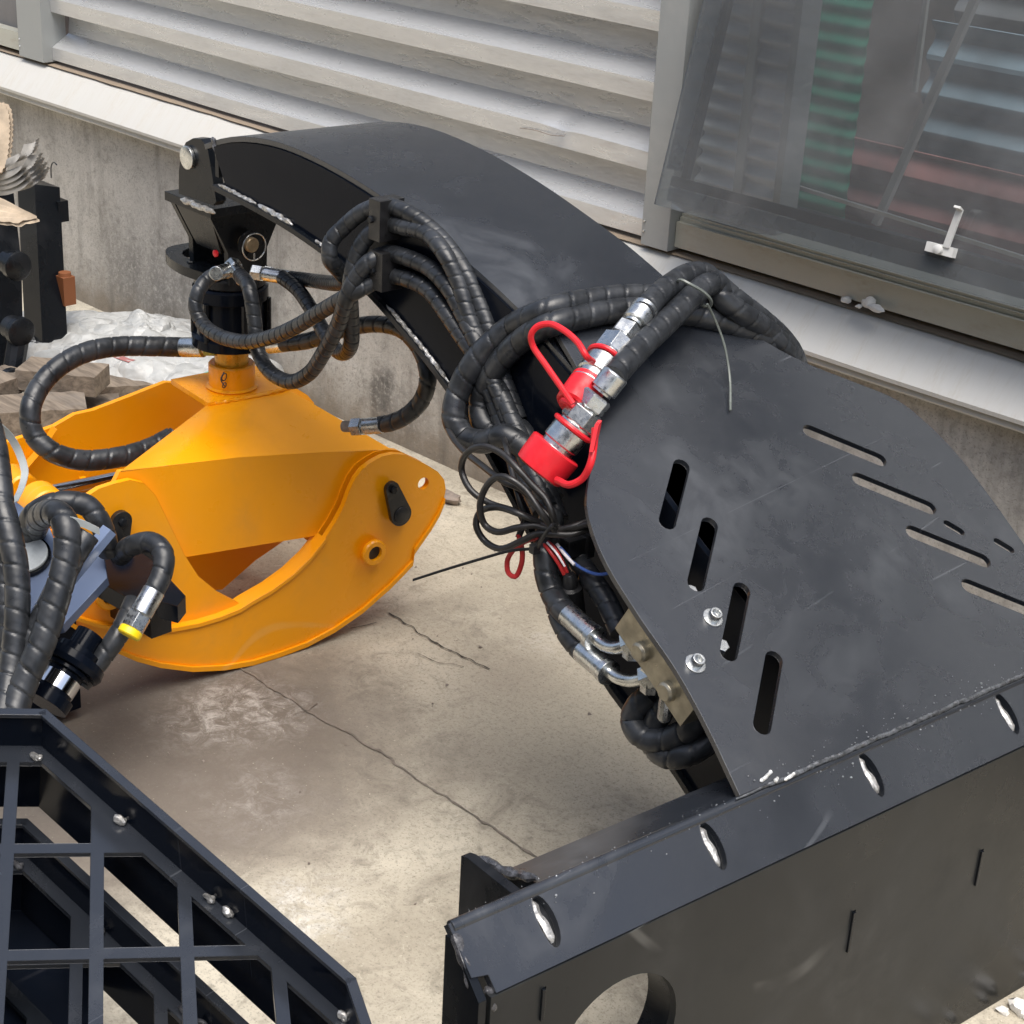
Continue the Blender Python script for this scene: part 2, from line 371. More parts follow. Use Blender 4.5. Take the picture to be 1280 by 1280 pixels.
for P, h, mt in (([(-2.2389, 2.0195, 0.0), (-2.1795, 2.0188, 0.0), (-2.112, 2.0095, 0.0), (-2.06, 2.0132, 0.0), (-1.9954, 2.0142, 0.0), (-1.9526, 2.0185, 0.0)], .0035, CRACKM),
             ([(-2.0832, 1.9565, 0.0), (-2.0479, 1.9607, 0.0), (-2.0214, 1.9688, 0.0), (-1.9919, 1.9902, 0.0)], .0018, CRACKM),
             ([(-2.2381, 1.9225, 0.0), (-2.2288, 1.9489, 0.0), (-2.2264, 1.9775, 0.0)], .0022, CRACKM),
             ([(-2.2518, 1.6698, -0.0), (-2.1801, 1.6696, 0.0), (-2.0884, 1.6698, 0.0), (-2.0192, 1.6678, 0.0), (-1.9431, 1.6764, 0.0), (-1.8597, 1.6765, 0.0), (-1.7702, 1.6685, 0.0), (-1.6929, 1.6687, 0.0), (-1.5985, 1.6678, 0.0), (-1.4952, 1.6627, 0.0), (-1.3354, 1.6625, 0.0)], .004, CRACKL),
             ([(-2.0566, 1.6443, 0.0), (-2.0578, 1.6722, 0.0), (-2.0647, 1.6978, 0.0)], .003, CRACKL)):
    c = obj('crack', crack(P, h), mt, ground, 0); c['kind'] = 'structure'
gr = MB(); random.seed(3)
for i in range(420):
    px = random.uniform(-3.6, -1.0); py = random.uniform(1.0, 2.5); r = random.choice((.0012, .0016, .002, .0035))*random.uniform(.7, 1.3)
    k = [V((px, py, r*.5)) + V((random.uniform(-1, 1), random.uniform(-1, 1), random.uniform(-.5, .6)))*r for _ in range(6)]
    gr.add(k, [(0, 1, 2), (0, 2, 3), (0, 3, 4), (0, 4, 1), (5, 2, 1), (5, 3, 2), (5, 4, 3), (5, 1, 4)])
gr = obj('grit', gr, STONEM, None, 0); gr['kind'] = 'stuff'; gr['label'] = 'fine loose grit scattered on the concrete'

# ---------------------------------------------------------------- workshop building
bld = thing('workshop_building', 'workshop wall of white corrugated cladding over a stained concrete plinth with an open window', 'building', (-2.5, 2.617, 0))
XL, XR = -9., 3.
pl = MB()
nx, nz = 120, 8
def wall_pt(i, j):
    x = XL+(XR-XL)*i/nx; z = .6*j/nz - .0
    return V((x, 2.617 + .006*NZ.noise((x*2.3, 0, z*3)), z))
vs = [wall_pt(i, j) for j in range(nz+1) for i in range(nx+1)]
fs = [(j*(nx+1)+i, j*(nx+1)+i+1, (j+1)*(nx+1)+i+1, (j+1)*(nx+1)+i) for j in range(nz) for i in range(nx)]
k = len(vs); vs += [V((XL, 2.85, 0)), V((XR, 2.85, 0)), V((XR, 2.85, .6)), V((XL, 2.85, .6))]
fs += [(k+1, k, k+3, k+2), (nz*(nx+1), nz*(nx+1)+nx, k+2, k+3)]
obj('plinth', pl.add(vs, fs), WALLC, bld, 40)
# sloped flashing with a drip lip under it
def extr(prof, x0, x1, seg=1, wob=0, seed=0):
    m = MB(); n = len(prof); vs = []; fs = []
    for i in range(seg+1):
        x = x0+(x1-x0)*i/seg; d = wob*NZ.noise((x*1.7, seed, 0))
        vs += [V((x, y+d, z+d*.7)) for y, z in prof]
    for i in range(seg):
        for j in range(n-1): fs.append((i*n+j, (i+1)*n+j, (i+1)*n+j+1, i*n+j+1))
    return m.add(vs, fs)
fl = extr([(2.80, .672), (2.634, .667), (2.602, .655), (2.545, .589), (2.5465, .581), (2.556, .583), (2.600, .640)], XL, XR, 90, .004)
flash = obj('sill_flashing', fl, LEDGE, bld, 30)
obj('drip_lip', extr([(2.6, .612), (2.566, .590), (2.558, .566), (2.5605, .562), (2.575, .572), (2.61, .58)], XL, XR, 90, .003, 4), LEDGE, flash, 30)
dm = MB()      # dirt lying on the flat back of the flashing
for i in range(240):
    x0 = -4.75 + i*(XR+4.75)/240; x1 = x0+(XR+4.75)/240
    y0 = 2.6125+.006*NZ.noise((x0*9, 3, 0)); y1 = 2.6125+.006*NZ.noise((x1*9, 3, 0))
    dm.add([(x0, y0, .6655), (x1, y1, .6655), (x1, 2.7, .675), (x0, 2.7, .675)], [(0, 1, 2, 3)])
obj('ledge_dirt', dm, DIRT, bld, 0)
# corrugated sheets, each between two posts
def cladding(x0, x1, z0, z1, dent=None):
    per = [(0, 2.63), (.034, 2.684), (.089, 2.690), (.0965, 2.633)]; prof = [(2.634, .6775), (2.63, .679)]
    z = .7135; 
    while z < z1:
        for dz, y in per: prof.append((y, z+dz))
        z += .135
    seg = max(2, int((x1-x0)/.03)); m = MB(); n = len(prof); vs = []; fs = []
    for i in range(seg+1):
        x = x0+(x1-x0)*i/seg
        for y, zz in prof:
            d = .0025*NZ.noise((x*2.1, y*9, zz*5)); e = 0
            if dent:
                for (dx, dz, rr, am) in dent:
                    e += am*math.exp(-(((x-dx)/rr)**2+((zz-dz)/.02)**2))
            vs.append(V((x, y+d+e, zz+d*.6-e*.6)))
    for i in range(seg):
        for j in range(n-1): fs.append((i*n+j, (i+1)*n+j, (i+1)*n+j+1, i*n+j+1))
    return m.add(vs, fs)
dx, dz = (-2.4331, 0.8572)
obj('cladding_sheet', cladding(-4.375, -2.155, .68, 1.75, [(dx, .848, .03, .012), (dx-.03, .86, .02, -.005), (dx+.25, .85, .06, .004)]), CLAD, bld, 28)
cr = MB(); cr.tube([[-2.5372, 2.627, 0.8299], [-2.4905, 2.627, 0.8336], [-2.4441, 2.627, 0.8323], [-2.4103, 2.627, 0.8371]], .0010, 6); obj('crease', cr, STONEM, bld)
# posts, hollow square with a lighter front face
for x0, x1 in ((-4.503, -4.376), (-2.160, -2.091)):
    m = MB(); c = V(((x0+x1)/2, 2.638, 1.24)); m.box(c, X, Y, Z, (x1-x0, .076, 1.135))
    p = obj('post', m, POSTM, bld, 35)
    m = MB()
    for zz in (.70, .72):
        m = MB(); m.lathe((x0+.006, 2.600, zz), -Y, [(0, .003), (.003, .002)], 8); obj('rivet', m, ZINC, p)
# right bay: fixed frame, jamb strip and added ribs imitating reflections, tilted glass pane
fr = MB(); fr.box((.455, 2.66, .705), X, Y, Z, (5.09, .08, .05)); frame = obj('window_frame', fr, RAIL, bld)
fr = MB(); fr.box((.455, 2.70, .7375), X, Y, Z, (5.09, .13, .014)); fr.box((.455, 2.636, .734), X, Y, Z, (5.09, .012, .010)); obj('sill_track', fr, RAIL, frame)
jx = -1.8958
prof = []
for i in range(300):
    z_ = .745+i*.99/299; prof.append((2.672+.010*math.sin(2*math.pi*(z_-.745)/.036), z_))
obj('reflection_ribs', extr(prof, -2.09, jx, 4), m_simple('reflection_rib_sheet', (.55, .56, .58), .45, 0, .35, 3, .05), frame, 60)  # ribs added to the frame to imitate stripes reflected in the glass
fr = MB(); fr.box((jx+.008, 2.69, 1.24), X, Y, Z, (.016, .06, .99)); fr.box((-1.98, 2.664, 1.24), X, Y, Z, (.02, .012, .99)); obj('jamb_strip', fr, POSTM, frame)
fr = MB(); fr.box((.5, 2.74, .765), X, Y, Z, (4.97, .03, .035)); obj('inner_frame', fr, SEAL, frame)
tilt = V((0, .09, .369)).normalized(); pb_, pt_ = V((-2.05, 2.50, .791)), V((-2.05, 2.50, .791)) + tilt*1.0
pn = X.cross(tilt).normalized()      # outward
if pn.y > 0: pn = -pn
sash = MB(); sash.box((pb_+pt_)/2 + X*1.3, X, tilt, pn, (2.6, 1.0, .006)); pane = obj('window_pane', sash, GLASS, frame, 0)
def onp(x, h, o=0.): return V((x, pb_.y, pb_.z)) + tilt*h + pn*o
m = MB(); m.box(onp(-.75, .050, -.012), X, tilt, pn, (2.56, .018, .014)); m.box(onp(-2.003, .53, -.012), X, tilt, pn, (.012, .94, .014)); obj('pane_seal', m, SEAL, pane)
m = MB(); m.box(onp(-.75, .026, -.010), X, tilt, pn, (2.56, .026, .010)); m.box(onp(-2.03, .53, -.010), X, tilt, pn, (.035, .92, .010)); obj('pane_rail', m, m_simple('blue_grey_rail', (.50, .53, .55), .3, .4, .2, 6, .05), pane)
# casement latch
lp = (-1.4357, 2.5, 0.8486); h0 = (V(lp)-pb_).dot(tilt); lx = lp[0]
m = MB(); m.box(onp(lx, h0, .010), X, tilt, pn, (.052, .016, .014)); m.lathe(onp(lx, h0, .012), pn, [(0, .009), (.012, .008), (.014, .004)], 16)
latch = obj('latch', m, m_simple('white_latch', (.62, .62, .6), .4, 0, .1, 20, .05, bev=.001), pane)
m = MB(); e0 = onp(lx+.012, h0+.006, .018); e1 = onp(lx+.022, h0+.07, .026); m.ribbon([e0, (e0+e1)/2, e1, e1+tilt*.004+pn*.012], X*.006, .004); obj('latch_lever', m, latch.data.materials[0], latch)
m = MB(); m.tube([[-1.9485, 2.75, 1.2206], [-1.9537, 2.75, 0.8222]], .005, 4, smooth=False); obj('inner_bead', m, ALU, frame)
m = MB(); m.tube([[-1.9537, 2.75, 0.8222], [-1.3351, 2.75, 0.7945]], .005, 4, smooth=False); obj('inner_bead', m, ALU, frame)
# left bay
fr = MB(); fr.box((-6.75, 2.66, .705), X, Y, Z, (4.49, .08, .05)); f2 = obj('window_frame', fr, RAIL, bld)
m = MB(); m.box((-6.75, 2.66, 1.24), X, Y, Z, (4.49, .008, 1.02)); obj('window_pane', m, m_simple('dark_glass', (.12, .12, .13), .12, 0, .3, 3, .02), f2)
m = MB(); m.box((-.25, 2.67, 1.80), X, Y, Z, (18, .16, .12)); obj('lintel', m, POSTM, bld)
m = MB(); m.box((-3, 2.72, 2.05), X, Y, Z, (12, .1, .38)); obj('upper_wall', m, CLAD, bld)
m = MB(); m.tube([(-4.3709, 2.6, 0.3489), (-4.3506, 2.59, 0.3868), (-4.328, 2.585, 0.4035), (-4.3033, 2.58, 0.4022)], .002, 6); obj('wire_hook', m, SEAL, bld)
# room behind the open window
g = MB(); g.add([(-8, 2.86, .05), (3.2, 2.86, .05), (3.2, 4.4, .05), (-8, 4.4, .05)], [(0, 1, 2, 3)]); struct('room_floor', g, DARK, 0)
g = MB(); g.box((-2.4, 4.4, 1.1), X, Y, Z, (11.2, .1, 2.2)); struct('room_wall', g, DARK, 0)
def ribbed(x0, x1, z0, z1, y, per, dep, lean=0.):
    m = MB(); prof = []; z = z0; n_ = int((z1-z0)/per*8)
    for i in range(n_+1):
        z = z0+(z1-z0)*i/n_; prof.append((y+lean*(z-z0)+dep*math.sin(2*math.pi*(z-z0)/per), z))
    prof += [(q[0]+.01, q[1]) for q in reversed(prof)]; prof.append(prof[0])
    m = extr(prof, x0, x1, 3); n = len(prof)
    return m
single('reflection_panel', ribbed(-2.9, -2.13, .05, 1.7, 3.02, .034, .002), REFLG, 'added pale grey ribbed sheet behind the left glass edge, imitating reflected stripes', 'panel', group='added sheets imitating reflections in the window')  # these sheets are added behind the glass to imitate the reflected yard
single('reflection_panel', ribbed(*[-2.3222, -2.156], .05, 2.2, 3.3, .04, .0025), GREEN, 'added green ribbed sheet behind the window, imitating a reflection', 'panel', group='added sheets imitating reflections in the window')
single('reflection_panel', ribbed(*[-2.2881, -1.688], .05, 0.766, 3.45, .085, .014), REDP, 'added dull red ribbed sheet low behind the window, imitating a reflection', 'panel', group='added sheets imitating reflections in the window')
single('reflection_panel', ribbed(*[-2.1433, -1.492], .05, 1.0438, 3.55, .085, .014), BLUEP, 'added dull blue ribbed sheet above the red one, imitating a reflection', 'panel', group='added sheets imitating reflections in the window')
single('reflection_panel', ribbed(*[-2.1796, -1.6025], .05, 2.2, 3.7, .085, .014), REFLG, 'added grey ribbed sheet rising behind the blue one, imitating a reflection', 'panel', group='added sheets imitating reflections in the window')
m = MB(); m.tube([[-1.7756, 3.1, 1.2096], [-1.9395, 3.1, 0.6859]], .011, 4, smooth=False); single('reflection_bar', m, ALU, 'added long pale bar behind the glass, imitating a slanted reflection', 'bar', group='added bars imitating reflections in the window')  # both bars are added in place of slanted lines reflected in the glass
m = MB(); m.tube([[-1.8988, 3.1, 1.2092], [-1.8939, 3.1, 0.9688]], .007, 4, smooth=False); single('reflection_bar', m, ALU, 'added shorter thin bar behind the glass, imitating a reflection', 'bar', group='added bars imitating reflections in the window')

# low workshop across the yard, behind the photographer (mirrored in the pane and the paint)
opp = thing('opposite_shed', 'grey corrugated shed across the yard behind the photographer', 'shed', (-3, -9, 0))
m = MB(); m.box((-3, -9.6, 3.6), X, Y, Z, (34, .3, 7.2)); obj('shed_wall', m, m_simple('shed_sheet', (.10, .105, .11), .5, 0, .3, 2, .1), opp)
rib = extr([(-9.44+.05*math.sin(i*math.pi/2+.4), .1+i*.05) for i in range(142)], -20, 14, 1); obj('shed_cladding', rib, m_simple('shed_cladding_sheet', (.13, .135, .14), .5, 0, .3, 2, .1), opp)
m = MB(); m.box((-3, -9.5, 7.28), X, Y, Z, (34.6, 1.0, .14)); obj('shed_roof_edge', m, POSTM, opp)

# crumbs on the sill
random.seed(11)
def lump(c, r, sub=2, squash=(1, 1, .6)):
    m = MB(); c = V(c); n, k = 10, 7; sd = random.random()*40; vs = []; fs = []
    for j in range(k+1):
        th = math.pi*j/k
        for i in range(n):
            ph = 2*math.pi*i/n; d = V((math.sin(th)*math.cos(ph), math.sin(th)*math.sin(ph), math.cos(th)))
            q = r*(1+.55*NZ.noise(d*1.3+V((sd, 0, 0)))); vs.append(c+V((d.x*q*squash[0], d.y*q*squash[1], d.z*q*squash[2])))
    for j in range(k):
        for i in range(n): fs.append((j*n+i, (j+1)*n+i, (j+1)*n+(i+1) % n, j*n+(i+1) % n))
    return m.add(vs, fs)
for c, r, lab, sq in (((-1.6736, 2.612, 0.6793), .0095, 'leftmost white plaster crumb on the window ledge', (1.1, .8, .6)), ((-1.6248, 2.61, 0.6878), .0125, 'largest white plaster crumb on the window ledge', (1.2, .8, .7)), ((-1.6038, 2.6, 0.6847), .010, 'cream shell shaped crumb at the ledge front', (1.8, .7, .6)), ((-1.6385, 2.602, 0.6782), .005, 'tiny plaster bit between the larger ledge crumbs', (1.3, 1, .6))):
    single('plaster_crumb', lump((c[0], c[1], max(c[2], .668+r*.3)), r, 2, sq), PLASTER, lab, 'debris', loc=c, group='plaster crumbs on the ledge')

# ================================================================ BOOM ATTACHMENT
boom = thing('crane_boom', 'black steel crane boom with slotted base plate, hoses and red capped couplings', 'crane boom', Q(0, .3, 0))
T0, T1 = -.761, .72
# mount plate: front face, bent top flange, back flange
face = MB(); zt = .443
hc = [-0.568, 0.294]
holes = [circle(hc[0], hc[1], .088, 40)]
for (t_, z_, l_) in ((-.188, .28, .062), (.059, .275, .056), (-.680, .403, .042)): holes.append([(t_-.0035, z_-l_/2), (t_+.0035, z_-l_/2), (t_+.0035, z_+l_/2), (t_-.0035, z_+l_/2)])
face.plate(Q(0, -.061, 0), W_, Z, [(T0+.012, 0), (T1, 0), (T1, zt), (T0+.012, zt)], .010, [[q for q in h] for h in holes])
FACEM = m_paint('dark_face_paint', (.010, .0115, .013), (.22, .46), (.10, .098, .092), .4, .4, sc=.8, spec=.3)
mount = obj('mount_plate', face, FACEM, boom)
for (t_, z_, l_) in ((-.188, .28, .062), (.059, .275, .056), (-.680, .403, .042)):
    m = MB(); m.box(Q(t_-.0012, -.057, z_), W_, U_, Z, (.0042, .014, l_*.96)); obj('tab_end', m, BLACK, mount)
m = MB(); ring = circle(hc[0], hc[1], .0885, 40); inner = circle(hc[0], hc[1], .084, 40)
m.plate(Q(0, -.053, 0), W_, Z, circle(hc[0], hc[1], .094, 40), .04, [circle(hc[0], hc[1], .0885, 40)]); obj('hole_sleeve', m, BLACK, mount)
fn = (U_*-.06 + Z*-.055).normalized(); nfl = W_.cross(fn).normalized()
if nfl.z < 0: nfl = -nfl
lens = []
for tc in (-.655, -.416, -.153, .107, .36, .61):
    lens.append([(tc+.0115*math.sin(a)*(1.15 if math.sin(a) > 0 else .75), .037+.029*math.cos(a)) for a in [2*math.pi*i/18 for i in range(18)]])
m = MB(); m.plate(Q(0, 0, .5)+nfl*0, fn, W_, [(0, -.761+.354-.354), (0, T1), (.0815, T1), (.0815, -.742), (.062, -.742), (.058, -.761)], .010, [[(b, a) for a, b in L] for L in lens])
flange = obj('top_flange', m, BLACKDUST, boom)
for L in lens:
    m = MB(); c = sum(q[0] for q in L)/len(L); m.box(Q(0, 0, .5)+fn*.037+W_*c-nfl*.013, W_, fn, nfl, (.03, .066, .004)); obj('slot_backing', m, BLACK, flange)
for L in lens:
    c = sum(q[0] for q in L)/len(L); m = MB(); A = Q(0, 0, .5)+fn*.012+W_*(c-.004)-nfl*.006; B = Q(0, 0, .5)+fn*.060+W_*(c-.0015)-nfl*.006
    m.bead([A, A.lerp(B, .33)-W_*.001, A.lerp(B, .66)+W_*.001, B], .0062, .3); obj('plug_weld', m, WELD, flange)
bk = (U_*.08 + Z*-.04).normalized(); nbk = bk.cross(W_).normalized()
if nbk.z < 0: nbk = -nbk
m = MB(); m.plate(Q(0, .002, .499), W_, bk, [(-.64, 0), (T1, 0), (T1, .09), (-.64, .09)], .010); obj('back_flange', m, BLACKDUST, boom)
m = MB(); m.tube([Q(-.757, 0, .4935), Q(0, 0, .4935), Q(T1, 0, .4935)], .0075, 12, smooth=False); obj('bend_edge', m, BLACKDUST, boom)
m = MB()   # back plate under the rear flange, end gusset
m.plate(Q(0, .078, 0), W_, Z, [(-.64, .41), (T1, .41), (T1, .452), (-.64, .452)], .010); obj('back_plate', m, BLACK, boom)
m = MB(); m.plate(Q(-.655, 0, 0), U_, Z, [(-.043, .02), (.088, .02), (.105, .30), (.105, .482), (.094, .486), (.0, .489), (-.02, .47), (-.043, .44)], .012); gus = obj('end_gusset', m, BLACK, boom)
m = MB(); m.bead([Q(-.648, .098, .477), Q(-.645, .06, .482), Q(-.643, .03, .492), Q(-.642, .006, .503)], .0055); obj('gusset_weld', m, WELDK, gus)
m = MB(); m.plate(Q(-.752, 0, 0), U_, Z, [(-.058, .05), (.0, .05), (.002, .485), (-.010, .488), (-.058, .44)], .010); obj('end_cap', m, BLACK, boom)
m = MB(); m.bead([Q(-.757, -.005, .492), Q(-.758, -.018, .478), Q(-.757, -.03, .462), Q(-.755, -.042, .44)], .006); m.bead([Q(-.745, -.047, .446), Q(-.744, -.056, .436), Q(-.744, -.058, .42)], .004); obj('corner_weld', m, WELDK, boom)
# slotted base plate (30 degrees)
al = math.radians(30); R_ = U_*math.cos(al) + Z*math.sin(al); NP = R_.cross(W_).normalized()
if NP.z < 0: NP = -NP
def PP(t, r, h=0.): return Q(t, 0, .5) + R_*r + NP*h
right = [(.354, 0), (.342, .06), (.335, .15), (.343, .25), (.346, .33), (.338, .39), (.318, .447), (.262, .50), (.205, .55), (.165, .60), (.128, .68), (.118, .74)]
left = [(-.165, .74), (-.168, .68), (-.175, .62), (-.192, .56), (-.218, .51), (-.245, .48), (-.272, .452), (-.297, .42), (-.314, .38), (-.325, .33), (-.329, .25), (-.328, .17), (-.337, .09), (-.354, 0)]
def smooth2(L, step=.02): return [(q.x, q.y) for q in curve([(a, b, 0) for a, b in L], step)]
out = smooth2(right) + smooth2(left)
holes = []
for t_, r_ in ((.1225, .437), (.143, .3425), (.164, .241), (.187, .140)):
    for s_ in (-1, 1): holes.append(slot(s_*t_, r_, s_*(t_+.079), r_-.0735, .0118))
for t_, r_ in ((.238, .228), (.299, .178)): holes.append(slot(t_-.006, r_+.009, t_+.006, r_-.009, .0062, 4))
m = MB(); m.plate(PP(0, 0, .006), W_, R_, out, .008, holes)
splate = obj('slotted_plate', m, BLACKDUST, boom)
m = MB(); random.seed(5)
pts = [PP(-.36+i*.0217, -.001+.0025*NZ.noise((i*.7, 2, 0)), .004) for i in range(34)]
m.bead(pts, .0032, .22); obj('base_weld', m, m_simple('scuffed_weld', (.075, .08, .088), .3, .2, .7, 130, .7, .003, spec=.8), splate)
m = MB(); random.seed(8)
for i in range(260):
    t_ = random.uniform(-.74, .4); r_ = random.gauss(0, .013); c = PP(t_, r_, .007) if r_ > 0 and -.33 < t_ < .33 else Q(0, 0, .5)+W_*t_+(fn*-r_*1.2 if r_ < 0 else bk*r_)+Z*.001
    r = .0005+.0012*random.random()**3; m.lathe(c-Z*r*.4, Z+V((random.uniform(-.5, .5), random.uniform(-.5, .5), 0)), [(0, r), (r*.7, r*.85), (r*1.2, r*.3)], 6)
sp = obj('weld_spatter', m, m_simple('grey_spatter', (.22, .23, .24), .35, .3, .4, 130, .2), splate); sp['kind'] = 'stuff'
m = MB()
for t_, r_, l_ in ((-.318, .006, .016), (-.305, .009, .010), (-.286, -.004, .020), (-.30, -.001, .008)): 
    m.bead([PP(t_, r_, .007), PP(t_+l_*.5, r_+.001, .0075), PP(t_+l_, r_+.003, .007)], .0022, .3)
obj('bright_weld_spot', m, m_simple('bright_scraped_steel', (.8, .8, .78), .35, .6, .1, 90, .3), splate)
for t_, r_ in ((-.232, .218), (-.298, .169)):
    m = MB(); m.lathe(PP(t_, r_, .006), NP, [(0, .0135), (.002, .0132), (.0022, .006)], 24); b = obj('washer', m, ZINC, splate)
    m = MB(); m.lathe(PP(t_, r_, .008), NP, [(0, .0085), (.009, .0085), (.0105, .0078), (.0105, .005), (.004, .0048)], 20); obj('socket_bolt', m, ZINC, b)
m = MB(); m.lathe(PP(-.229, .187, -.03), NP, [(0, .011), (.018, .011), (.020, .0095)], 6); obj('hex_nut', m, ZINC, splate)
m = MB(); m.lathe(PP(-.222, .268, -.026), NP, [(0, .010), (.018, .010), (.020, .008)], 6); obj('hex_nut', m, ZINC, splate)
# boom profile, common heights above the arm
TOP = [(.49, .783), (.56, .814), (.65, .858), (.75, .896), (.85, .925), (.95, .950), (1.05, .969), (1.15, .981), (1.23, .984), (1.30, .979), (1.37, .966), (1.42, .950), (1.45, .938)]
BOT = [(0.10, .20), (.233, .268), (.306, .318), (.42, .375), (.52, .455), (.60, .545), (.70, .640), (.80, .715), (.905, .772), (.98, .806), (1.05, .832), (1.12, .848), (1.21, .863), (1.32, .874), (1.41, .880)]
top = [(q.x, q.y) for q in curve([(a, b, 0) for a, b in TOP], .03)]; bot = [(q.x, q.y) for q in curve([(a, b, 0) for a, b in BOT], .03)]
def sheet(prof, o0, o1, th):
    m = MB(); vs = []; fs = []; n = len(prof)
    for i, (s, z) in enumerate(prof):
        a, b = prof[max(0, i-1)], prof[min(n-1, i+1)]; L = math.hypot(b[0]-a[0], b[1]-a[1]); ns, nz = -(b[1]-a[1])/L*th, (b[0]-a[0])/L*th
        for (ds, dz) in ((0, 0), (-ns, -nz)):
            for o in (o0, o1): vs.append(QB(o, s+ds, z+dz))
    for i in range(n-1):
        a, b = i*4, i*4+4
        fs += [(a, b, b+1, a+1), (a+2, a+3, b+3, b+2), (a, a+2, b+2, b), (a+1, b+1, b+3, a+3)]
    fs += [(0, 1, 3, 2), (n*4-4, n*4-2, n*4-1, n*4-3)]
    return m.add(vs, fs)
obj('boom_top_plate', sheet(top, -.14, .14, .009), BLACKDUST, boom, 30)
obj('boom_bottom_plate', sheet(bot, -.152, .14, .009), BLACK, boom, 30)
inn = [(s, z-.010) for s, z in [(.08, .535), (.3, .655), (.42, .735)] + top[1:-1]]; ib = [(s, z-.001) for s, z in bot[:-1]]
for o in (-.133, .125):
    m = MB(); m.plate(QB(o, 0, 0), (QB(0, 1, 0)-QB(0, 0, 0)), Z, inn + list(reversed(ib)), .010)
    side = obj('boom_side_plate', m, BLACKGLOSS, boom, 20)
    if o < 0:
        nearside = side
# welds along the foot of the near side
def botz(s):
    for (a, b), (c, d) in zip(bot[:-1], bot[1:]):
        if a <= s <= c: return b+(d-b)*(s-a)/(c-a)
for ss, rr in (((1.40, 1.36, 1.32, 1.29), .0036), ((1.285, 1.26, 1.235, 1.21, 1.19), .0046), ((1.13, 1.12, 1.10), .003), ((.95, .92, .88, .85, .82, .80), .0036)):
    m = MB(); m.bead([QB(-.1465, s, botz(s)+.002) for s in ss], rr); obj('seam_weld', m, WELD, nearside)
m = MB(); m.bead([QB(-.140, s, z) for s, z in ((1.425, .955), (1.418, .94), (1.41, .925))], .004); obj('tip_weld', m, WELDK, nearside)
m = MB(); m.plate(QB(-.125, 1.432, 0), WB, Z, [(0, .884), (.26, .884), (.26, .932), (0, .932)], .010); obj('tip_plate', m, BLACK, boom)
m = MB(); m.box(QB(.0, 1.51, .875), UB, WB, Z, (.14, .05, .045)); m.lathe(QB(-.02, 1.565, .882), WB, [(0, .022), (.03, .022)], 24); obj('tip_tang', m, BLACK, boom)
# hose clamps
for (a, b, c, d) in (((-1.8827, 1.6695, 0.9578), (-1.8396, 1.6673, 0.909), .026, 0), ((-1.8782, 1.6693, 0.8814), (-1.8328, 1.667, 0.8352), .030, 0)):
    c0 = (V(a)+V(b))/2; hgt = abs(a[2]-b[2])+.012
    m = MB(); m.box(c0 - WB*.012, UB, WB, Z, (c, .045, hgt)); cl = obj('hose_clamp', m, PLASTIC, boom)
    m = MB(); m.lathe(c0 - WB*.034 + UB*.006, -WB, [(0, .0055), (.004, .0055), (.005, .0045)], 6); obj('clamp_bolt', m, BLACK, cl)
# zinc valve block below the plate, with fittings
m = MB(); vb0, vb1 = (-1.182, 1.4852, 0.5892), (-1.1014, 1.4746, 0.5271)
vc = PP(-.296, .200, -.034); m.box(vc, W_, R_, NP, (.045, .150, .046)); valve = obj('valve_block', m, YZINC, boom)

HR = .0152
def hose(name, pts, r=HR, pitch=.020, parent=None, mat=None, n=18):
    m = MB(); m.tube(pts, r, n, pitch, .17); return obj(name, m, mat or RUBBER, parent or boom, 60)
def ferrule(parent, p, q, r=.0125, nut=True, mat=None, name='ferrule'):
    p, q = V(p), V(q); d = q-p; L = d.length; m = MB()
    m.lathe(p, d, [(0, r*.92), (.001, r), (L*.56, r), (L*.58, r*.8), (L*.62, r*.8)], 20); f = obj(name, m, mat or ZINC, parent)
    if nut:
        m = MB(); m.lathe(p+d*.62, d, [(0, r*1.0), (L*.03, r*1.16), (L*.34, r*1.16), (L*.38, r*.95)], 6); obj('hex_nut', m, mat or ZINC, parent, 20)
    return f
# --- four hoses through the clamps, tip side
H = hose('hydraulic_hose', [(-2.3191, 1.8395, 0.697), (-2.2223, 1.8146, 0.7198), (-2.0401, 1.7114, 0.78), (-1.95, 1.658, 0.8173), (-1.9476, 1.6399, 0.8361), (-1.9438, 1.6177, 0.8608), (-1.9459, 1.6223, 0.8842), (-1.9345, 1.6372, 0.9065), (-1.9031, 1.6488, 0.936), (-1.8704, 1.6589, 0.9501), (-1.8206, 1.6614, 0.95), (-1.7648, 1.6658, 0.9313), (-1.7076, 1.6606, 0.9011), (-1.6681, 1.6614, 0.8579), (-1.6347, 1.6568, 0.8145), (-1.6029, 1.651, 0.7651), (-1.5643, 1.6483, 0.7113)], .0126)
ferrule(H, (-2.3143, 1.8393, 0.6982), (-2.3556, 1.8115, 0.7016), .012)
H = hose('hydraulic_hose', [(-2.3161, 1.8194, 0.7027), (-2.2504, 1.8024, 0.6993), (-2.1743, 1.7723, 0.6878), (-2.118, 1.7521, 0.6691), (-2.0687, 1.7369, 0.6554), (-2.0167, 1.7117, 0.6698), (-1.9626, 1.6786, 0.7093), (-1.9363, 1.6553, 0.764), (-1.9046, 1.6257, 0.8282), (-1.899, 1.6326, 0.8739), (-1.8849, 1.6447, 0.9057), (-1.8657, 1.6587, 0.9224), (-1.8193, 1.6563, 0.9297), (-1.778, 1.6577, 0.9307), (-1.7266, 1.6466, 0.9152), (-1.6966, 1.6482, 0.8801), (-1.668, 1.6436, 0.8377), (-1.6384, 1.6423, 0.8021), (-1.6009, 1.6401, 0.7561), (-1.542, 1.6209, 0.7129), (-1.4805, 1.604, 0.6717), (-1.4218, 1.5911, 0.6243)], .0126)
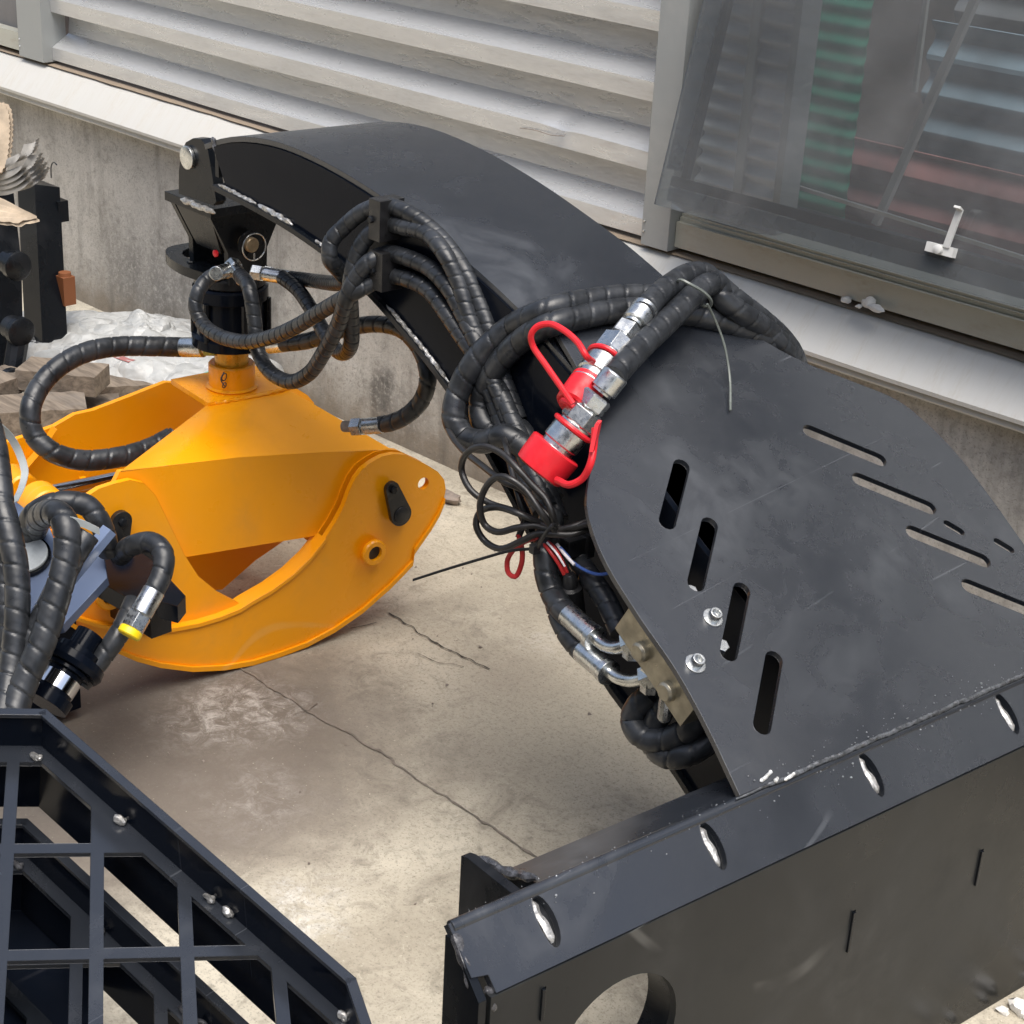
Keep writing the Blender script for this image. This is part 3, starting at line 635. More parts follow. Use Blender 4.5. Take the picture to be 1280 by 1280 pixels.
ferrule(H, (-2.3161, 1.8194, 0.7027), (-2.3644, 1.792, 0.7043), .0125)
H = hose('hydraulic_hose', [(-2.3301, 1.7403, 0.716), (-2.2406, 1.6928, 0.7217), (-2.2215, 1.6876, 0.6748), (-2.2026, 1.6809, 0.6252), (-2.1515, 1.6662, 0.6078), (-2.1002, 1.6657, 0.6062), (-2.0462, 1.6619, 0.6367), (-1.9946, 1.6503, 0.6903), (-1.9423, 1.6351, 0.7535), (-1.8995, 1.6155, 0.8127), (-1.8874, 1.6232, 0.8453), (-1.8697, 1.6339, 0.871), (-1.8604, 1.6584, 0.8801), (-1.8156, 1.6561, 0.8852), (-1.7637, 1.6561, 0.881), (-1.7114, 1.6458, 0.865), (-1.6763, 1.6423, 0.8357), (-1.6433, 1.6373, 0.8066), (-1.608, 1.6338, 0.7674), (-1.5675, 1.6285, 0.721), (-1.4989, 1.6035, 0.6776), (-1.4352, 1.5818, 0.64)], .0126)
ferrule(H, (-2.323, 1.7399, 0.7108), (-2.3903, 1.7683, 0.7165), .0125)
H = hose('hydraulic_hose', [(-2.3843, 1.7431, 0.7079), (-2.3859, 1.7169, 0.702), (-2.3794, 1.6899, 0.6869), (-2.3756, 1.6781, 0.6614), (-2.359, 1.6789, 0.6367), (-2.2934, 1.6643, 0.6331), (-2.2091, 1.6563, 0.6467), (-2.1228, 1.6476, 0.6806), (-2.0449, 1.6379, 0.7226), (-1.971, 1.6301, 0.7699), (-1.8941, 1.6202, 0.817), (-1.8735, 1.6413, 0.8345), (-1.8554, 1.6581, 0.8459), (-1.8106, 1.6559, 0.8538), (-1.7675, 1.6563, 0.8488), (-1.7202, 1.6462, 0.8317), (-1.6844, 1.642, 0.8098), (-1.649, 1.6376, 0.7882), (-1.6145, 1.6349, 0.7509), (-1.5765, 1.6289, 0.7061), (-1.509, 1.6023, 0.6625), (-1.4501, 1.5825, 0.6285)], .0126)
ferrule(H, (-2.3335, 1.6926, 0.7264), (-2.3953, 1.7736, 0.7057), .0125)
# --- big coil: two hoses lying round the base plate, and two coming up to the couplings
hose('hydraulic_hose', [(-1.4384, 2.1525, 0.6627), (-1.4244, 2.1156, 0.7097), (-1.41, 2.0666, 0.7554), (-1.4078, 2.0205, 0.7946), (-1.4217, 1.9794, 0.8249), (-1.4535, 1.9408, 0.8494), (-1.4802, 1.88, 0.867), (-1.5108, 1.8096, 0.8769), (-1.5281, 1.7365, 0.879), (-1.541, 1.6698, 0.8756), (-1.6003, 1.6531, 0.8341), (-1.6294, 1.625, 0.7893), (-1.6435, 1.6054, 0.7393), (-1.6361, 1.5908, 0.7063), (-1.6169, 1.594, 0.6836), (-1.5779, 1.5954, 0.6873), (-1.5445, 1.6003, 0.7053), (-1.515, 1.6107, 0.6943), (-1.4689, 1.6064, 0.6511), (-1.4301, 1.5945, 0.6143)], .0172, .032, n=20)
hose('hydraulic_hose', [(-1.4458, 2.1472, 0.655), (-1.4372, 2.1172, 0.7056), (-1.4168, 2.0552, 0.7585), (-1.4113, 2.0056, 0.7955), (-1.4251, 1.9555, 0.825), (-1.4504, 1.9011, 0.8446), (-1.4776, 1.8428, 0.8581), (-1.4989, 1.7805, 0.8656), (-1.51, 1.7067, 0.8664), (-1.5192, 1.6529, 0.863), (-1.5681, 1.6465, 0.8268), (-1.6055, 1.637, 0.777), (-1.6271, 1.6345, 0.7254), (-1.6104, 1.6247, 0.6988), (-1.5886, 1.6325, 0.6892), (-1.5641, 1.6441, 0.7002), (-1.5314, 1.6396, 0.6816), (-1.4708, 1.6265, 0.6268)], .0172, .032, n=20)
C1 = hose('coupling_hose', [(-1.4302, 1.7363, 0.8865), (-1.4452, 1.7793, 0.8948), (-1.459, 1.8287, 0.9018), (-1.47, 1.88, 0.9051), (-1.4701, 1.9167, 0.8998), (-1.4561, 1.9287, 0.8869), (-1.4395, 1.948, 0.8673), (-1.4299, 1.9875, 0.8394), (-1.4325, 2.0347, 0.8098), (-1.4383, 2.0821, 0.7786), (-1.4448, 2.1237, 0.745), (-1.4545, 2.1591, 0.7071), (-1.4589, 2.1757, 0.6646)], .0172, .032, n=20)
C2 = hose('coupling_hose', [(-1.3696, 1.6156, 0.8392), (-1.3858, 1.6702, 0.8526), (-1.4022, 1.7282, 0.864), (-1.4161, 1.7848, 0.8763), (-1.4298, 1.8373, 0.8881), (-1.4414, 1.8856, 0.896), (-1.4443, 1.917, 0.8908), (-1.4348, 1.9188, 0.874), (-1.4206, 1.9392, 0.8535), (-1.4122, 1.9796, 0.8286), (-1.4145, 2.0267, 0.7989), (-1.4206, 2.0724, 0.7677), (-1.4357, 2.1231, 0.7282), (-1.4501, 2.1603, 0.6815)], .0172, .032, n=20)
def coupling(hs, p_, q_, e, e2):
    """quick coupling along p_ (hose end) -> q_ (tip)"""
    p_, q_ = V(p_), V(q_); d = (q_-p_).normalized(); L = (q_-p_).length
    m = MB(); m.lathe(p_-d*.004, d, [(0, .0155*e), (.002, .0170*e), (L*.17, .0170*e), (L*.18, .013*e), (L*.20, .013*e)], 24); a = obj('ferrule', m, ZINC, hs)
    m = MB(); m.lathe(p_+d*L*.20, d, [(0, .0165*e), (.003, .0195*e), (L*.12, .0195*e), (L*.135, .017*e)], 6); obj('hex_nut', m, ZINC, hs, 20)
    m = MB(); m.lathe(p_+d*L*.335, d, [(0, .018*e), (.003, .0230*e), (L*.15, .0230*e), (L*.165, .021*e)], 6, .4); obj('coupling_hex', m, ZINC, hs, 20)
    m = MB(); m.lathe(p_+d*L*.50, d, [(0, .0205*e), (L*.06, .0205*e), (L*.065, .0235*e), (L*.20, .0235*e), (L*.21, .021*e), (L*.25, .021*e), (L*.255, .0235*e), (L*.30, .0235*e)], 28); obj('coupling_sleeve', m, ZINC, hs, 30)
    m = MB(); m.lathe(q_-d*L*.25, d, [(0, .0245*e2), (.002, .026*e2), (L*.16, .0255*e2), (L*.235, .0245*e2), (L*.25, .021*e2)], 28); cap = obj('dust_cap', m, RED, hs, 30)
    # ring of the cap's keeper
    x = d.orthogonal().normalized(); y = d.cross(x); c = p_+d*L*.54
    m = MB(); m.tube([c+(x*math.cos(a)+y*math.sin(a))*.0240*e for a in [2*math.pi*i/20 for i in range(20)]], .0036, 8, closed=True, step=.004); obj('keeper_ring', m, RED, hs)
    return cap
coupling(C1, (-1.4347, 1.7477, 0.8899), (-1.4046, 1.5782, 0.7973), 1.08, .98)
coupling(C2, (-1.3707, 1.6199, 0.8401), (-1.4109, 1.5286, 0.7154), 1.10, 1.42)
m = MB(); m.tube([(-1.3834, 1.5572, 0.8121), (-1.4057, 1.555, 0.8311), (-1.4309, 1.5526, 0.8526), (-1.4538, 1.5508, 0.8727), (-1.4544, 1.5472, 0.8885), (-1.4469, 1.5502, 0.9007), (-1.4299, 1.5557, 0.9074), (-1.4078, 1.5578, 0.9045), (-1.3819, 1.5563, 0.8959), (-1.3624, 1.5511, 0.8855), (-1.3806, 1.5867, 0.8641)], .0042, 10); obj('cap_strap', m, RED, C1)
m = MB(); a_, b_ = V((-1.4031, 1.5751, 0.7974)), V((-1.4012, 1.593, 0.8127)); m.lathe(a_, a_-b_, [(-.002, .017), (.003, .017), (.005, .015)], 24); obj('strap_disc', m, RED, C1)
m = MB(); m.tube([(-1.3271, 1.5393, 0.8012), (-1.3181, 1.5288, 0.7796), (-1.3126, 1.5186, 0.7623), (-1.3215, 1.5157, 0.7403), (-1.3371, 1.5099, 0.7277), (-1.3652, 1.5163, 0.723)], .0048, 10); obj('cap_strap', m, RED, C2)
m = MB(); a_, b_ = V((-1.3223, 1.5391, 0.8103)), V((-1.3148, 1.5237, 0.7798)); m.ribbon([a_, a_.lerp(b_, .5), b_], (W_*.6+UB*.4).normalized()*.0085, .005); obj('strap_tab', m, RED, C2)
# plastic tie round the coupling hoses
tie = MB(); tp = [(-1.4285, 1.8138, 0.9202), (-1.4138, 1.8209, 0.9146), (-1.4059, 1.8333, 0.9064), (-1.4016, 1.8474, 0.8935), (-1.4199, 1.868, 0.8732), (-1.445, 1.8682, 0.876), (-1.4591, 1.8508, 0.8943)]
tie.tube(tp, .0024, 6, closed=True, step=.006); tie.tube([(-1.4, 1.8393, 0.8885), (-1.3975, 1.8557, 0.8652), (-1.384, 1.866, 0.8294), (-1.3616, 1.8568, 0.7905), (-1.326, 1.8187, 0.7591)], .0017, 6, step=.01); obj('zip_tie', tie, TIEM, C2)
# --- lower hoses and elbows into the valve block
HA = hose('lower_hose', [(-1.415, 1.5663, 0.6457), (-1.3925, 1.5331, 0.6167), (-1.3779, 1.5222, 0.5843), (-1.3627, 1.5191, 0.5617), (-1.3339, 1.508, 0.5532), (-1.3109, 1.5022, 0.5493)], .0165, .03)
HB = hose('lower_hose', [(-1.4209, 1.5772, 0.6286), (-1.3928, 1.5483, 0.5882), (-1.3512, 1.5158, 0.5495), (-1.3221, 1.5037, 0.53), (-1.2933, 1.4953, 0.5202), (-1.2763, 1.4926, 0.5166)], .0150, .03)
hose('lower_hose', [(-1.3666, 1.57, 0.5915), (-1.3219, 1.5541, 0.5807), (-1.2926, 1.5465, 0.569), (-1.2673, 1.5368, 0.5567), (-1.2484, 1.5293, 0.5461)], .0150, .028)
for hh, a, b, c in ((HA, (-1.3178, 1.5031, 0.5521), (-1.2557, 1.4899, 0.5451), [(-1.259, 1.4903, 0.547), (-1.2375, 1.4865, 0.5459), (-1.2176, 1.4849, 0.5515), (-1.2026, 1.4879, 0.5614), (-1.1908, 1.4914, 0.572)]), (HB, (-1.2797, 1.4931, 0.5185), (-1.2206, 1.4802, 0.5149), [(-1.2239, 1.4807, 0.5168), (-1.2024, 1.4778, 0.5169), (-1.1809, 1.477, 0.5233), (-1.1615, 1.4775, 0.5352), (-1.1499, 1.481, 0.5447)])):
    a, b = V(a), V(b); d = b-a; L = d.length
    m = MB(); m.lathe(a, d, [(0, .0150), (.001, .0158), (L*.82, .0158), (L*.84, .0172), (L*.98, .0172), (L, .011)], 22); obj('ferrule', m, ZINC, hh)
    m = MB(); m.tube(c, .0082, 12, step=.005); obj('elbow_tube', m, ZINC, hh)
    e0, e1 = V(c[-2]), V(c[-1]); dd = (e1-e0).normalized()
    m = MB(); m.lathe(e0-dd*.002, dd, [(0, .010), (.002, .0165), (.022, .0165), (.026, .013)], 6); m.lathe(e0+dd*.010-Z*.022, Z, [(0, .012), (.02, .0135), (.045, .0135), (.048, .01)], 6); obj('banjo_nut', m, ZINC, hh, 20)
for tt, rr in ((-.352, .225), (-.352, .165)):
    m = MB(); m.lathe(PP(tt+.026, rr, -.037), -W_, [(-.02, .013), (.0, .013), (.003, .010)], 16); obj('port_boss', m, YZINC, valve)
m = MB(); m.lathe(V((-1.1256, 1.4778, 0.5148)), V((0, 0, -1)), [(-.03, .007), (0, .009), (.02, .009), (.024, .006)], 10); obj('drain_fitting', m, ZINC, valve)
hose('return_hose', [(-1.1681, 1.5036, 0.4994), (-1.1789, 1.4949, 0.4838), (-1.1847, 1.4906, 0.4604), (-1.1654, 1.4837, 0.4498), (-1.1359, 1.4892, 0.4522), (-1.1111, 1.4975, 0.4712), (-1.0935, 1.5038, 0.4942), (-1.0955, 1.5344, 0.4952)], .0165, .03)
hose('return_hose', [(-1.1478, 1.511, 0.4976), (-1.1517, 1.5014, 0.4762), (-1.1572, 1.4971, 0.44), (-1.1265, 1.4899, 0.4341), (-1.098, 1.4943, 0.4484), (-1.084, 1.5126, 0.4629), (-1.0722, 1.5313, 0.4818)], .0160, .03)
# --- wiring
CW = .0046
cables = ([(-1.3319, 1.5453, 0.6644), (-1.3578, 1.5285, 0.6518), (-1.3746, 1.5207, 0.6502), (-1.4007, 1.5172, 0.6533), (-1.4365, 1.5113, 0.656), (-1.474, 1.5035, 0.6566), (-1.5013, 1.4965, 0.6677), (-1.523, 1.4999, 0.6874), (-1.5089, 1.4935, 0.7181), (-1.4788, 1.494, 0.7382), (-1.4502, 1.4983, 0.7374), (-1.4196, 1.4963, 0.7278), (-1.3959, 1.5032, 0.7092), (-1.376, 1.5093, 0.6941), (-1.363, 1.5091, 0.6784), (-1.3651, 1.5194, 0.6541)],
    [(-1.3647, 1.5194, 0.6497), (-1.375, 1.5005, 0.6788), (-1.4011, 1.4958, 0.7027), (-1.422, 1.4866, 0.7138), (-1.4404, 1.4846, 0.7103), (-1.4564, 1.481, 0.6921), (-1.4643, 1.4788, 0.6623), (-1.4614, 1.4867, 0.6332), (-1.4381, 1.4878, 0.6308), (-1.4124, 1.4954, 0.6439), (-1.3928, 1.5094, 0.6504), (-1.3711, 1.5202, 0.6482), (-1.3449, 1.5369, 0.6598), (-1.3376, 1.5561, 0.6649)],
    [(-1.3334, 1.5556, 0.6551), (-1.3465, 1.5321, 0.648), (-1.3626, 1.5191, 0.6459), (-1.3866, 1.5098, 0.641), (-1.4047, 1.4994, 0.6269), (-1.4363, 1.4922, 0.6055), (-1.469, 1.4927, 0.6073), (-1.4795, 1.4883, 0.6273), (-1.4788, 1.494, 0.6435), (-1.4519, 1.4965, 0.6594), (-1.4092, 1.495, 0.6659), (-1.3879, 1.5224, 0.6495)],
    [(-1.6287, 1.6645, 0.7546), (-1.6486, 1.6057, 0.7377), (-1.661, 1.5987, 0.7051), (-1.626, 1.5743, 0.6916), (-1.5824, 1.5581, 0.6833), (-1.5311, 1.5424, 0.6829), (-1.4648, 1.5225, 0.6849), (-1.4353, 1.5261, 0.6825), (-1.3895, 1.5226, 0.6673), (-1.3656, 1.5296, 0.6486)],
    [(-1.584, 1.6323, 0.6968), (-1.508, 1.5685, 0.7073), (-1.4762, 1.5488, 0.6879), (-1.4439, 1.5298, 0.6692), (-1.4294, 1.528, 0.6398), (-1.428, 1.5176, 0.6175)])
HAR = MB()
for c in cables: HAR.tube(c, CW, 10, step=.006)
har = obj('cable_harness', HAR, CABLE, boom, 60)
m = MB(); m.tube([(-1.4283, 1.5177, 0.6221), (-1.4179, 1.5163, 0.6004), (-1.4189, 1.516, 0.5787), (-1.4244, 1.5121, 0.5623), (-1.4315, 1.5068, 0.566), (-1.4376, 1.5088, 0.581), (-1.4275, 1.5107, 0.6032), (-1.411, 1.5154, 0.6198), (-1.3959, 1.5235, 0.6277)], .0036, 8, step=.005)
m.tube([(-1.3912, 1.5279, 0.6257), (-1.3708, 1.5252, 0.6225), (-1.3564, 1.5284, 0.606), (-1.3504, 1.5326, 0.5906)], .0026, 8, step=.005); m.tube([(-1.3922, 1.523, 0.6245), (-1.3714, 1.5202, 0.6168), (-1.3572, 1.5234, 0.6025), (-1.3514, 1.5277, 0.5893)], .0026, 8, step=.005); obj('red_wire', m, REDW, har)
m = MB(); m.tube([(-1.37, 1.5301, 0.626), (-1.3527, 1.5279, 0.618), (-1.3324, 1.5252, 0.6115)], .0022, 8, step=.005); m.tube([(-1.3791, 1.5213, 0.6276), (-1.3584, 1.5185, 0.6199), (-1.3459, 1.5219, 0.605)], .0014, 8, step=.005); obj('white_wire', m, WHITEW, har)
m = MB(); m.tube([(-1.3525, 1.5379, 0.6068), (-1.3279, 1.5397, 0.6017), (-1.3043, 1.5417, 0.6033), (-1.2884, 1.5497, 0.6093)], .0022, 8, step=.005); m.tube([(-1.3632, 1.5293, 0.6241), (-1.3477, 1.5323, 0.6128)], .0022, 8, step=.005); obj('blue_wire', m, BLUEW, har)
m = MB(); a_ = V((-1.3455, 1.532, 0.5915)); b_ = V((-1.3473, 1.5473, 0.5166)); d = (b_-a_); m.lathe(a_, d, [(0, .006), (.004, .009), (.02, .0105), (.022, .016), (d.length*.9, .018), (d.length, .014)], 14); obj('wire_connector', m, PLASTIC, har)
m = MB(); c_ = V((-1.3683, 1.5602, 0.6152)); m.box(c_, W_, U_, Z, (.03, .02, .024)); m.box(c_+W_*.02, W_, U_, Z, (.012, .03, .034)); obj('wire_connector', m, PLASTIC, har)
m = MB(); tp = [V(q) for q in [(-1.3511, 1.4974, 0.6691), (-1.3603, 1.4936, 0.6521), (-1.3768, 1.5008, 0.6276), (-1.4053, 1.5449, 0.5988), (-1.3931, 1.5483, 0.626)]]; m.tube(tp, .0028, 6, closed=True, step=.006)
m.box(V((-1.3809, 1.4993, 0.6242)), W_, U_, Z, (.010, .010, .012)); tail = [V(q) for q in [(-1.3809, 1.4993, 0.6242), (-1.407, 1.4846, 0.6165), (-1.4394, 1.4586, 0.5994), (-1.4724, 1.4327, 0.5807), (-1.5132, 1.4078, 0.556)]]
m.ribbon(curve(tail, .01), [Z*(.0021-.0010*i/60) for i in range(len(curve(tail, .01)))], .0015); obj('zip_tie', m, PLASTIC, har)

# ================================================================ ROTATOR
rot = thing('grapple_rotator', 'black hydraulic rotator with pinned hanger link between the boom tip and the orange grapple', 'rotator', Q(-.112, 1.60, .5))
A0 = Q(-.112, 1.60, 0)
def A(o, l, z): q = A0 + WB*o + UB*l; q.z = z; return q      # o across the boom, l along it
m = MB(); m.box(A(0, 0.0, .797), UB, WB, Z, (.15, .175, .016)); hp = obj('hanger_plate', m, BLACK, rot)
ear = [(0.0131, 0.8152), (0.0111, 0.8558), (0.0017, 0.8918), (-0.0146, 0.9119), (-0.0378, 0.9235), (-0.0629, 0.927), (-0.0823, 0.9171), (-0.0911, 0.8871), (-0.1064, 0.8275), (-0.0962, 0.8182)]
e = MB(); e.plate(A(-.0965, 0, 0), UB, Z, ear, -.020); e1 = obj('hanger_ear', e, BLACK, rot, 30)
e = MB(); e.plate(A(.055, 0, 0), UB, Z, [(a, min(b, .865)) for a, b in ear], .012); obj('hanger_ear', e, BLACK, rot, 30)
pc = [-0.0242, 0.8877]
m = MB(); m.lathe(A(.065, pc[0], pc[1]-.0), -WB, [(0, .016), (.160, .016), (.162, .0205), (.168, .0205), (.1695, .017)], 28); obj('pivot_pin', m, ZINC, rot)
m = MB(); 
lo_ = min(q[0] for q in ear); hi_ = max(q[0] for q in ear)
m.bead([A(-.099, lo_, .808), A(-.099, (lo_+hi_)/2, .808), A(-.099, hi_-.01, .808)], .0052); obj('ear_weld', m, WELD, e1)
# tapering link below the plate
def frus(m, z0, z1, a0, b0, a1, b1, l0=0, o0=0):
    v = [A(o0+x*a0, l0+y*b0, z0) for x, y in ((-1, -1), (1, -1), (1, 1), (-1, 1))] + [A(o0+x*a1, l0+y*b1, z1) for x, y in ((-1, -1), (1, -1), (1, 1), (-1, 1))]
    return m.add(v, [(3, 2, 1, 0), (4, 5, 6, 7), (0, 1, 5, 4), (1, 2, 6, 5), (2, 3, 7, 6), (3, 0, 4, 7)])
m = MB(); frus(m, .710, .789, .045, .040, .078, .058); obj('hanger_link', m, BLACK, rot)
for l in (-.058, .058):
    m = MB(); m.plate(A(0, l, 0), WB, Z, [(-.080, .789), (-.042, .715), (-.040, .655), (.040, .655), (.042, .715), (.080, .789)], .014 if l < 0 else .014); obj('link_cheek', m, BLACK, rot)
m = MB(); m.lathe(A(-.008, .07, .732), -UB, [(0, .0135), (.155, .0135), (.157, .012)], 22); obj('link_pin', m, BRASSP, rot)
m = MB(); m.lathe(A(-.008, -.074, .732), -UB, [(0, .024), (.004, .024)], 28); obj('pin_collar', m, BLACK, rot)
m = MB(); cc = A(-.008, -.090, .730); m.tube([cc+(WB*math.cos(a)+Z*math.sin(a))*.0245 for a in [2*math.pi*i/24 for i in range(24)]], .0013, 6, closed=True, step=.004); m.tube([cc+Z*-.012, cc-Z*.0245], .0016, 6, smooth=False); obj('linch_pin', m, ZINC, rot)
m = MB(); m.lathe(A(-.058, -.045, .715), -WB, [(0, .0065), (.004, .0065), (.006, .003)], 14); obj('red_plug', m, RED, rot)
# flange with its guard arm reaching left
m = MB(); m.lathe(A(0, 0, .640), Z, [(0, .062), (.003, .066), (.018, .066), (.021, .062)], 32); obj('rotator_flange', m, BLACK, rot)
m = MB(); armo = smooth2([(-.03, .055), (.06, .07), (.13, .06), (.168, .03), (.172, .0), (.165, -.03), (.13, -.055), (.06, -.07), (-.03, -.06)], .02); armi = smooth2([(.06, .035), (.115, .032), (.14, .0), (.115, -.03), (.06, -.035)], .02)
m.plate(A(0, 0, .652), UB, WB, armo, .018, [armi]); obj('guard_arm', m, BLACK, rot)
m = MB()
for o, l in ((-.045, .06), (.045, .06), (-.05, -.035), (.05, -.035)): m.lathe(A(o, l, .664), Z, [(0, .008), (.008, .008), (.009, .007)], 6)
obj('flange_bolt', m, BLACK, rot)
m = MB(); m.lathe(A(0, 0, .520), Z, [(0, .058), (.004, .073), (.022, .073), (.026, .064), (.030, .0635), (.092, .0635), (.094, .070), (.116, .070), (.120, .064)], 40); body = obj('rotator_body', m, BLACKGLOSS, rot, 30)
m = MB()
for i in range(6):
    a = 2*math.pi*i/6+.3; m.lathe(A(math.cos(a)*.069, math.sin(a)*.069, .54), Z, [(0, .0062), (.075, .0062)], 8)
obj('body_stud', m, BLACK, body)
m = MB(); m.lathe(A(0, 0, .496), Z, [(0, .030), (.026, .030)], 24); obj('rotator_shaft', m, BLACK, rot)

# ================================================================ GRAPPLE
gra = thing('log_grapple', 'orange log grapple resting closed on the concrete under the boom tip', 'grapple', Q(-.15, 1.6, 0))
m = MB(); m.lathe(Q(-.112, 1.60, .436), Z, [(0, .047), (.003, .049), (.006, .0435), (.046, .0435), (.049, .041)], 36); hub = obj('hub_collar', m, ORANGE, gra, 30)
m = MB(); m.lathe(Q(-.112, 1.60, .484), Z, [(0, .032), (.026, .032)], 28); obj('hub_neck', m, m_simple('yellow_orange_paint', (.72, .36, .02), .3, .2, .15, 40, .05), hub)
m = MB()
for cz, rr in ((.474, .008), (.458, .006)): m.tube([Q(-.150+math.cos(a)*rr*.6, 1.560-math.sin(a)*rr*.3, cz+math.sin(a)*rr) for a in [2*math.pi*i/12 for i in range(12)]], .0011, 6, closed=True, step=.002)
m.tube([Q(-.150, 1.560, .484), Q(-.156, 1.562, .470), Q(-.150, 1.558, .456)], .0012, 6, step=.003); obj('lock_wire', m, SEAL, hub)
S0, S1 = 1.355, 1.80                    # near and far frame plates
top4 = [(-.170, 1.565), (.0, 1.535), (.01, 1.70), (-.165, 1.72)]
tl, tr = [(-0.1928, 0.4416), (-0.0207, 0.4269)]
m = MB(); ztp = .436
m.plate(Q(0, 0, ztp), W_, U_, [(tl[0], 1.545), (tr[0]+.004, 1.545), (tr[0]+.004, 1.69), (tl[0], 1.69)], .010); obj('top_plate', m, ORANGE, gra)
low = [(-0.4619, 0.4271), (-0.3732, 0.4195), (-0.2338, 0.4046), (-0.0691, 0.3788), (0.0892, 0.3518), (0.146, 0.2936), (0.0561, 0.2308), (-0.0592, 0.2122), (-0.3512, 0.239), (-0.4692, 0.2646), (-0.5092, 0.3497)]
CRL, CRR = low[0], low[4]
def house(s_, sgn):
    m = MB(); m.plate(Q(0, s_, 0), W_, Z, low, .012 if sgn < 0 else -.012)
    # bent upper part rising to the top plate
    st = 1.548 if sgn < 0 else 1.688
    P = [Q(q[0], s_, q[1]) for q in low[:5]]; n = len(P); tops = [Q(tl[0]+(tr[0]-tl[0])*i/(n-1), st, ztp-.006) for i in range(n)]
    o = U_*(.010*sgn*-1) + Z*-.006
    vs = P + tops + [q+o for q in P] + [q+o for q in tops]; fs = []
    for i in range(n-1): fs += [(i, i+1, n+i+1, n+i), (2*n+i, 3*n+i, 3*n+i+1, 2*n+i+1)]
    fs += [(0, n, 3*n, 2*n), (n-1, 3*n-1, 4*n-1, 2*n-1), (n, n+1, 3*n+1, 3*n)]
    m.add(vs, fs); return obj('frame_plate', m, ORANGE, gra, 50)
fp = house(S0, -1)
m = MB(); m.bead([Q(tl[0]+.003, 1.546, ztp-.004), Q((tl[0]+tr[0])/2, 1.544, ztp-.005), Q(tr[0], 1.545, ztp-.004)], .004); obj('top_weld', m, ORANGE, fp)
m = MB(); m.box(Q(CRR[0]-.02, 1.6, .30), W_, U_, Z, (.012, .38, .09)); m.box(Q(-.02, 1.6, .19), W_, U_, Z, (.012, .38, .09)); m.box(Q(-.34, 1.6, .2), W_, U_, Z, (.012, .38, .06)); obj('cross_member', m, ORANGE, gra)
# jaws
jr = [(-0.2318, 0.1305), (-0.1884, 0.1432), (-0.1445, 0.1626), (-0.107, 0.1873), (-0.0745, 0.2183), (-0.0523, 0.2455), (-0.0335, 0.2751), (-0.0234, 0.3003), (-0.0099, 0.3245), (0.0055, 0.3404), (0.0264, 0.3502), (0.0493, 0.3566), (0.0743, 0.3561), (0.0997, 0.3491), (0.1238, 0.3341), (0.1521, 0.3166), (0.177, 0.2979), (0.1929, 0.2777), (0.1976, 0.2565), (0.1931, 0.2305), (0.181, 0.2046), (0.1631, 0.1799), (0.1251, 0.138), (0.1222, 0.1147), (0.0984, 0.0968), (0.0693, 0.0769), (0.0077, 0.042), (-0.055, 0.0185), (-0.115, 0.0051), (-0.1739, -0.0013), (-0.2316, 0.0009), (-0.2897, 0.0086), (-0.3542, 0.0251), (-0.4166, 0.0524), (-0.4619, 0.079), (-0.5028, 0.1104), (-0.551, 0.1527), (-0.5892, 0.1929), (-0.5718, 0.197), (-0.5324, 0.1721), (-0.4891, 0.1488), (-0.4399, 0.133), (-0.3909, 0.122), (-0.339, 0.1168), (-0.2957, 0.1175), (-0.255, 0.1223)]
ctr = -.19
LH = (0.1442, 0.2803)
jl = [(2*ctr-q[0], q[1]) for q in jr]
def jaw(poly, planes, name, label=None):
    root = None
    zmin = min(q[1] for q in poly); poly = [(a, max(b, .001)) for a, b in poly]
    for k, (s0, s1) in enumerate(planes):
        m = MB(); m.plate(Q(0, s0, 0), W_, Z, poly, .012, [circle(LH[0], LH[1], .0125, 20)]); m.plate(Q(0, s1, 0), W_, Z, poly, .012, [circle(LH[0]+.014, LH[1]-.016, .020, 20)])
        n = len(poly); i0, i1 = 19, 37                         # outer edge strip joining the two plates
        vs = []; fs = []
        for i in range(i0, i1+1):
            a, b = poly[i]; vs += [Q(a, s0-.006, b), Q(a, s1+.006, b), Q(a*1.0, s1+.006, b+.010), Q(a, s0-.006, b+.010)]
        for i in range(i1-i0):
            for j in range(4): fs.append((i*4+j, i*4+(j+1) % 4, i*4+4+(j+1) % 4, i*4+4+j))
        fs += [(3, 2, 1, 0), tuple((i1-i0)*4+j for j in range(4))]
        m.add(vs, fs)
        # stiffening rim inside the curve
        j0 = len(poly)-9; rim = [poly[i % n] for i in range(n-8, n+5)]; vs = []; fs = []
        for a, b in rim: vs += [Q(a, s0-.004, b+.002), Q(a, s1+.002, b+.002), Q(a, s1+.002, b-.006), Q(a, s0-.004, b-.006)]
        for i in range(len(rim)-1):
            for j in range(4): fs.append((i*4+j, i*4+(j+1) % 4, i*4+4+(j+1) % 4, i*4+4+j))
        m.add(vs, fs)
        o = obj(name, m, ORANGE, gra, 30); root = root or o
    return root, zmin
# outward direction is -U (towards the photographer)
JR, zj = jaw(jr, ((1.327, 1.352), (1.80, 1.828)), 'right_jaw'.replace('right_', 'outer_'))

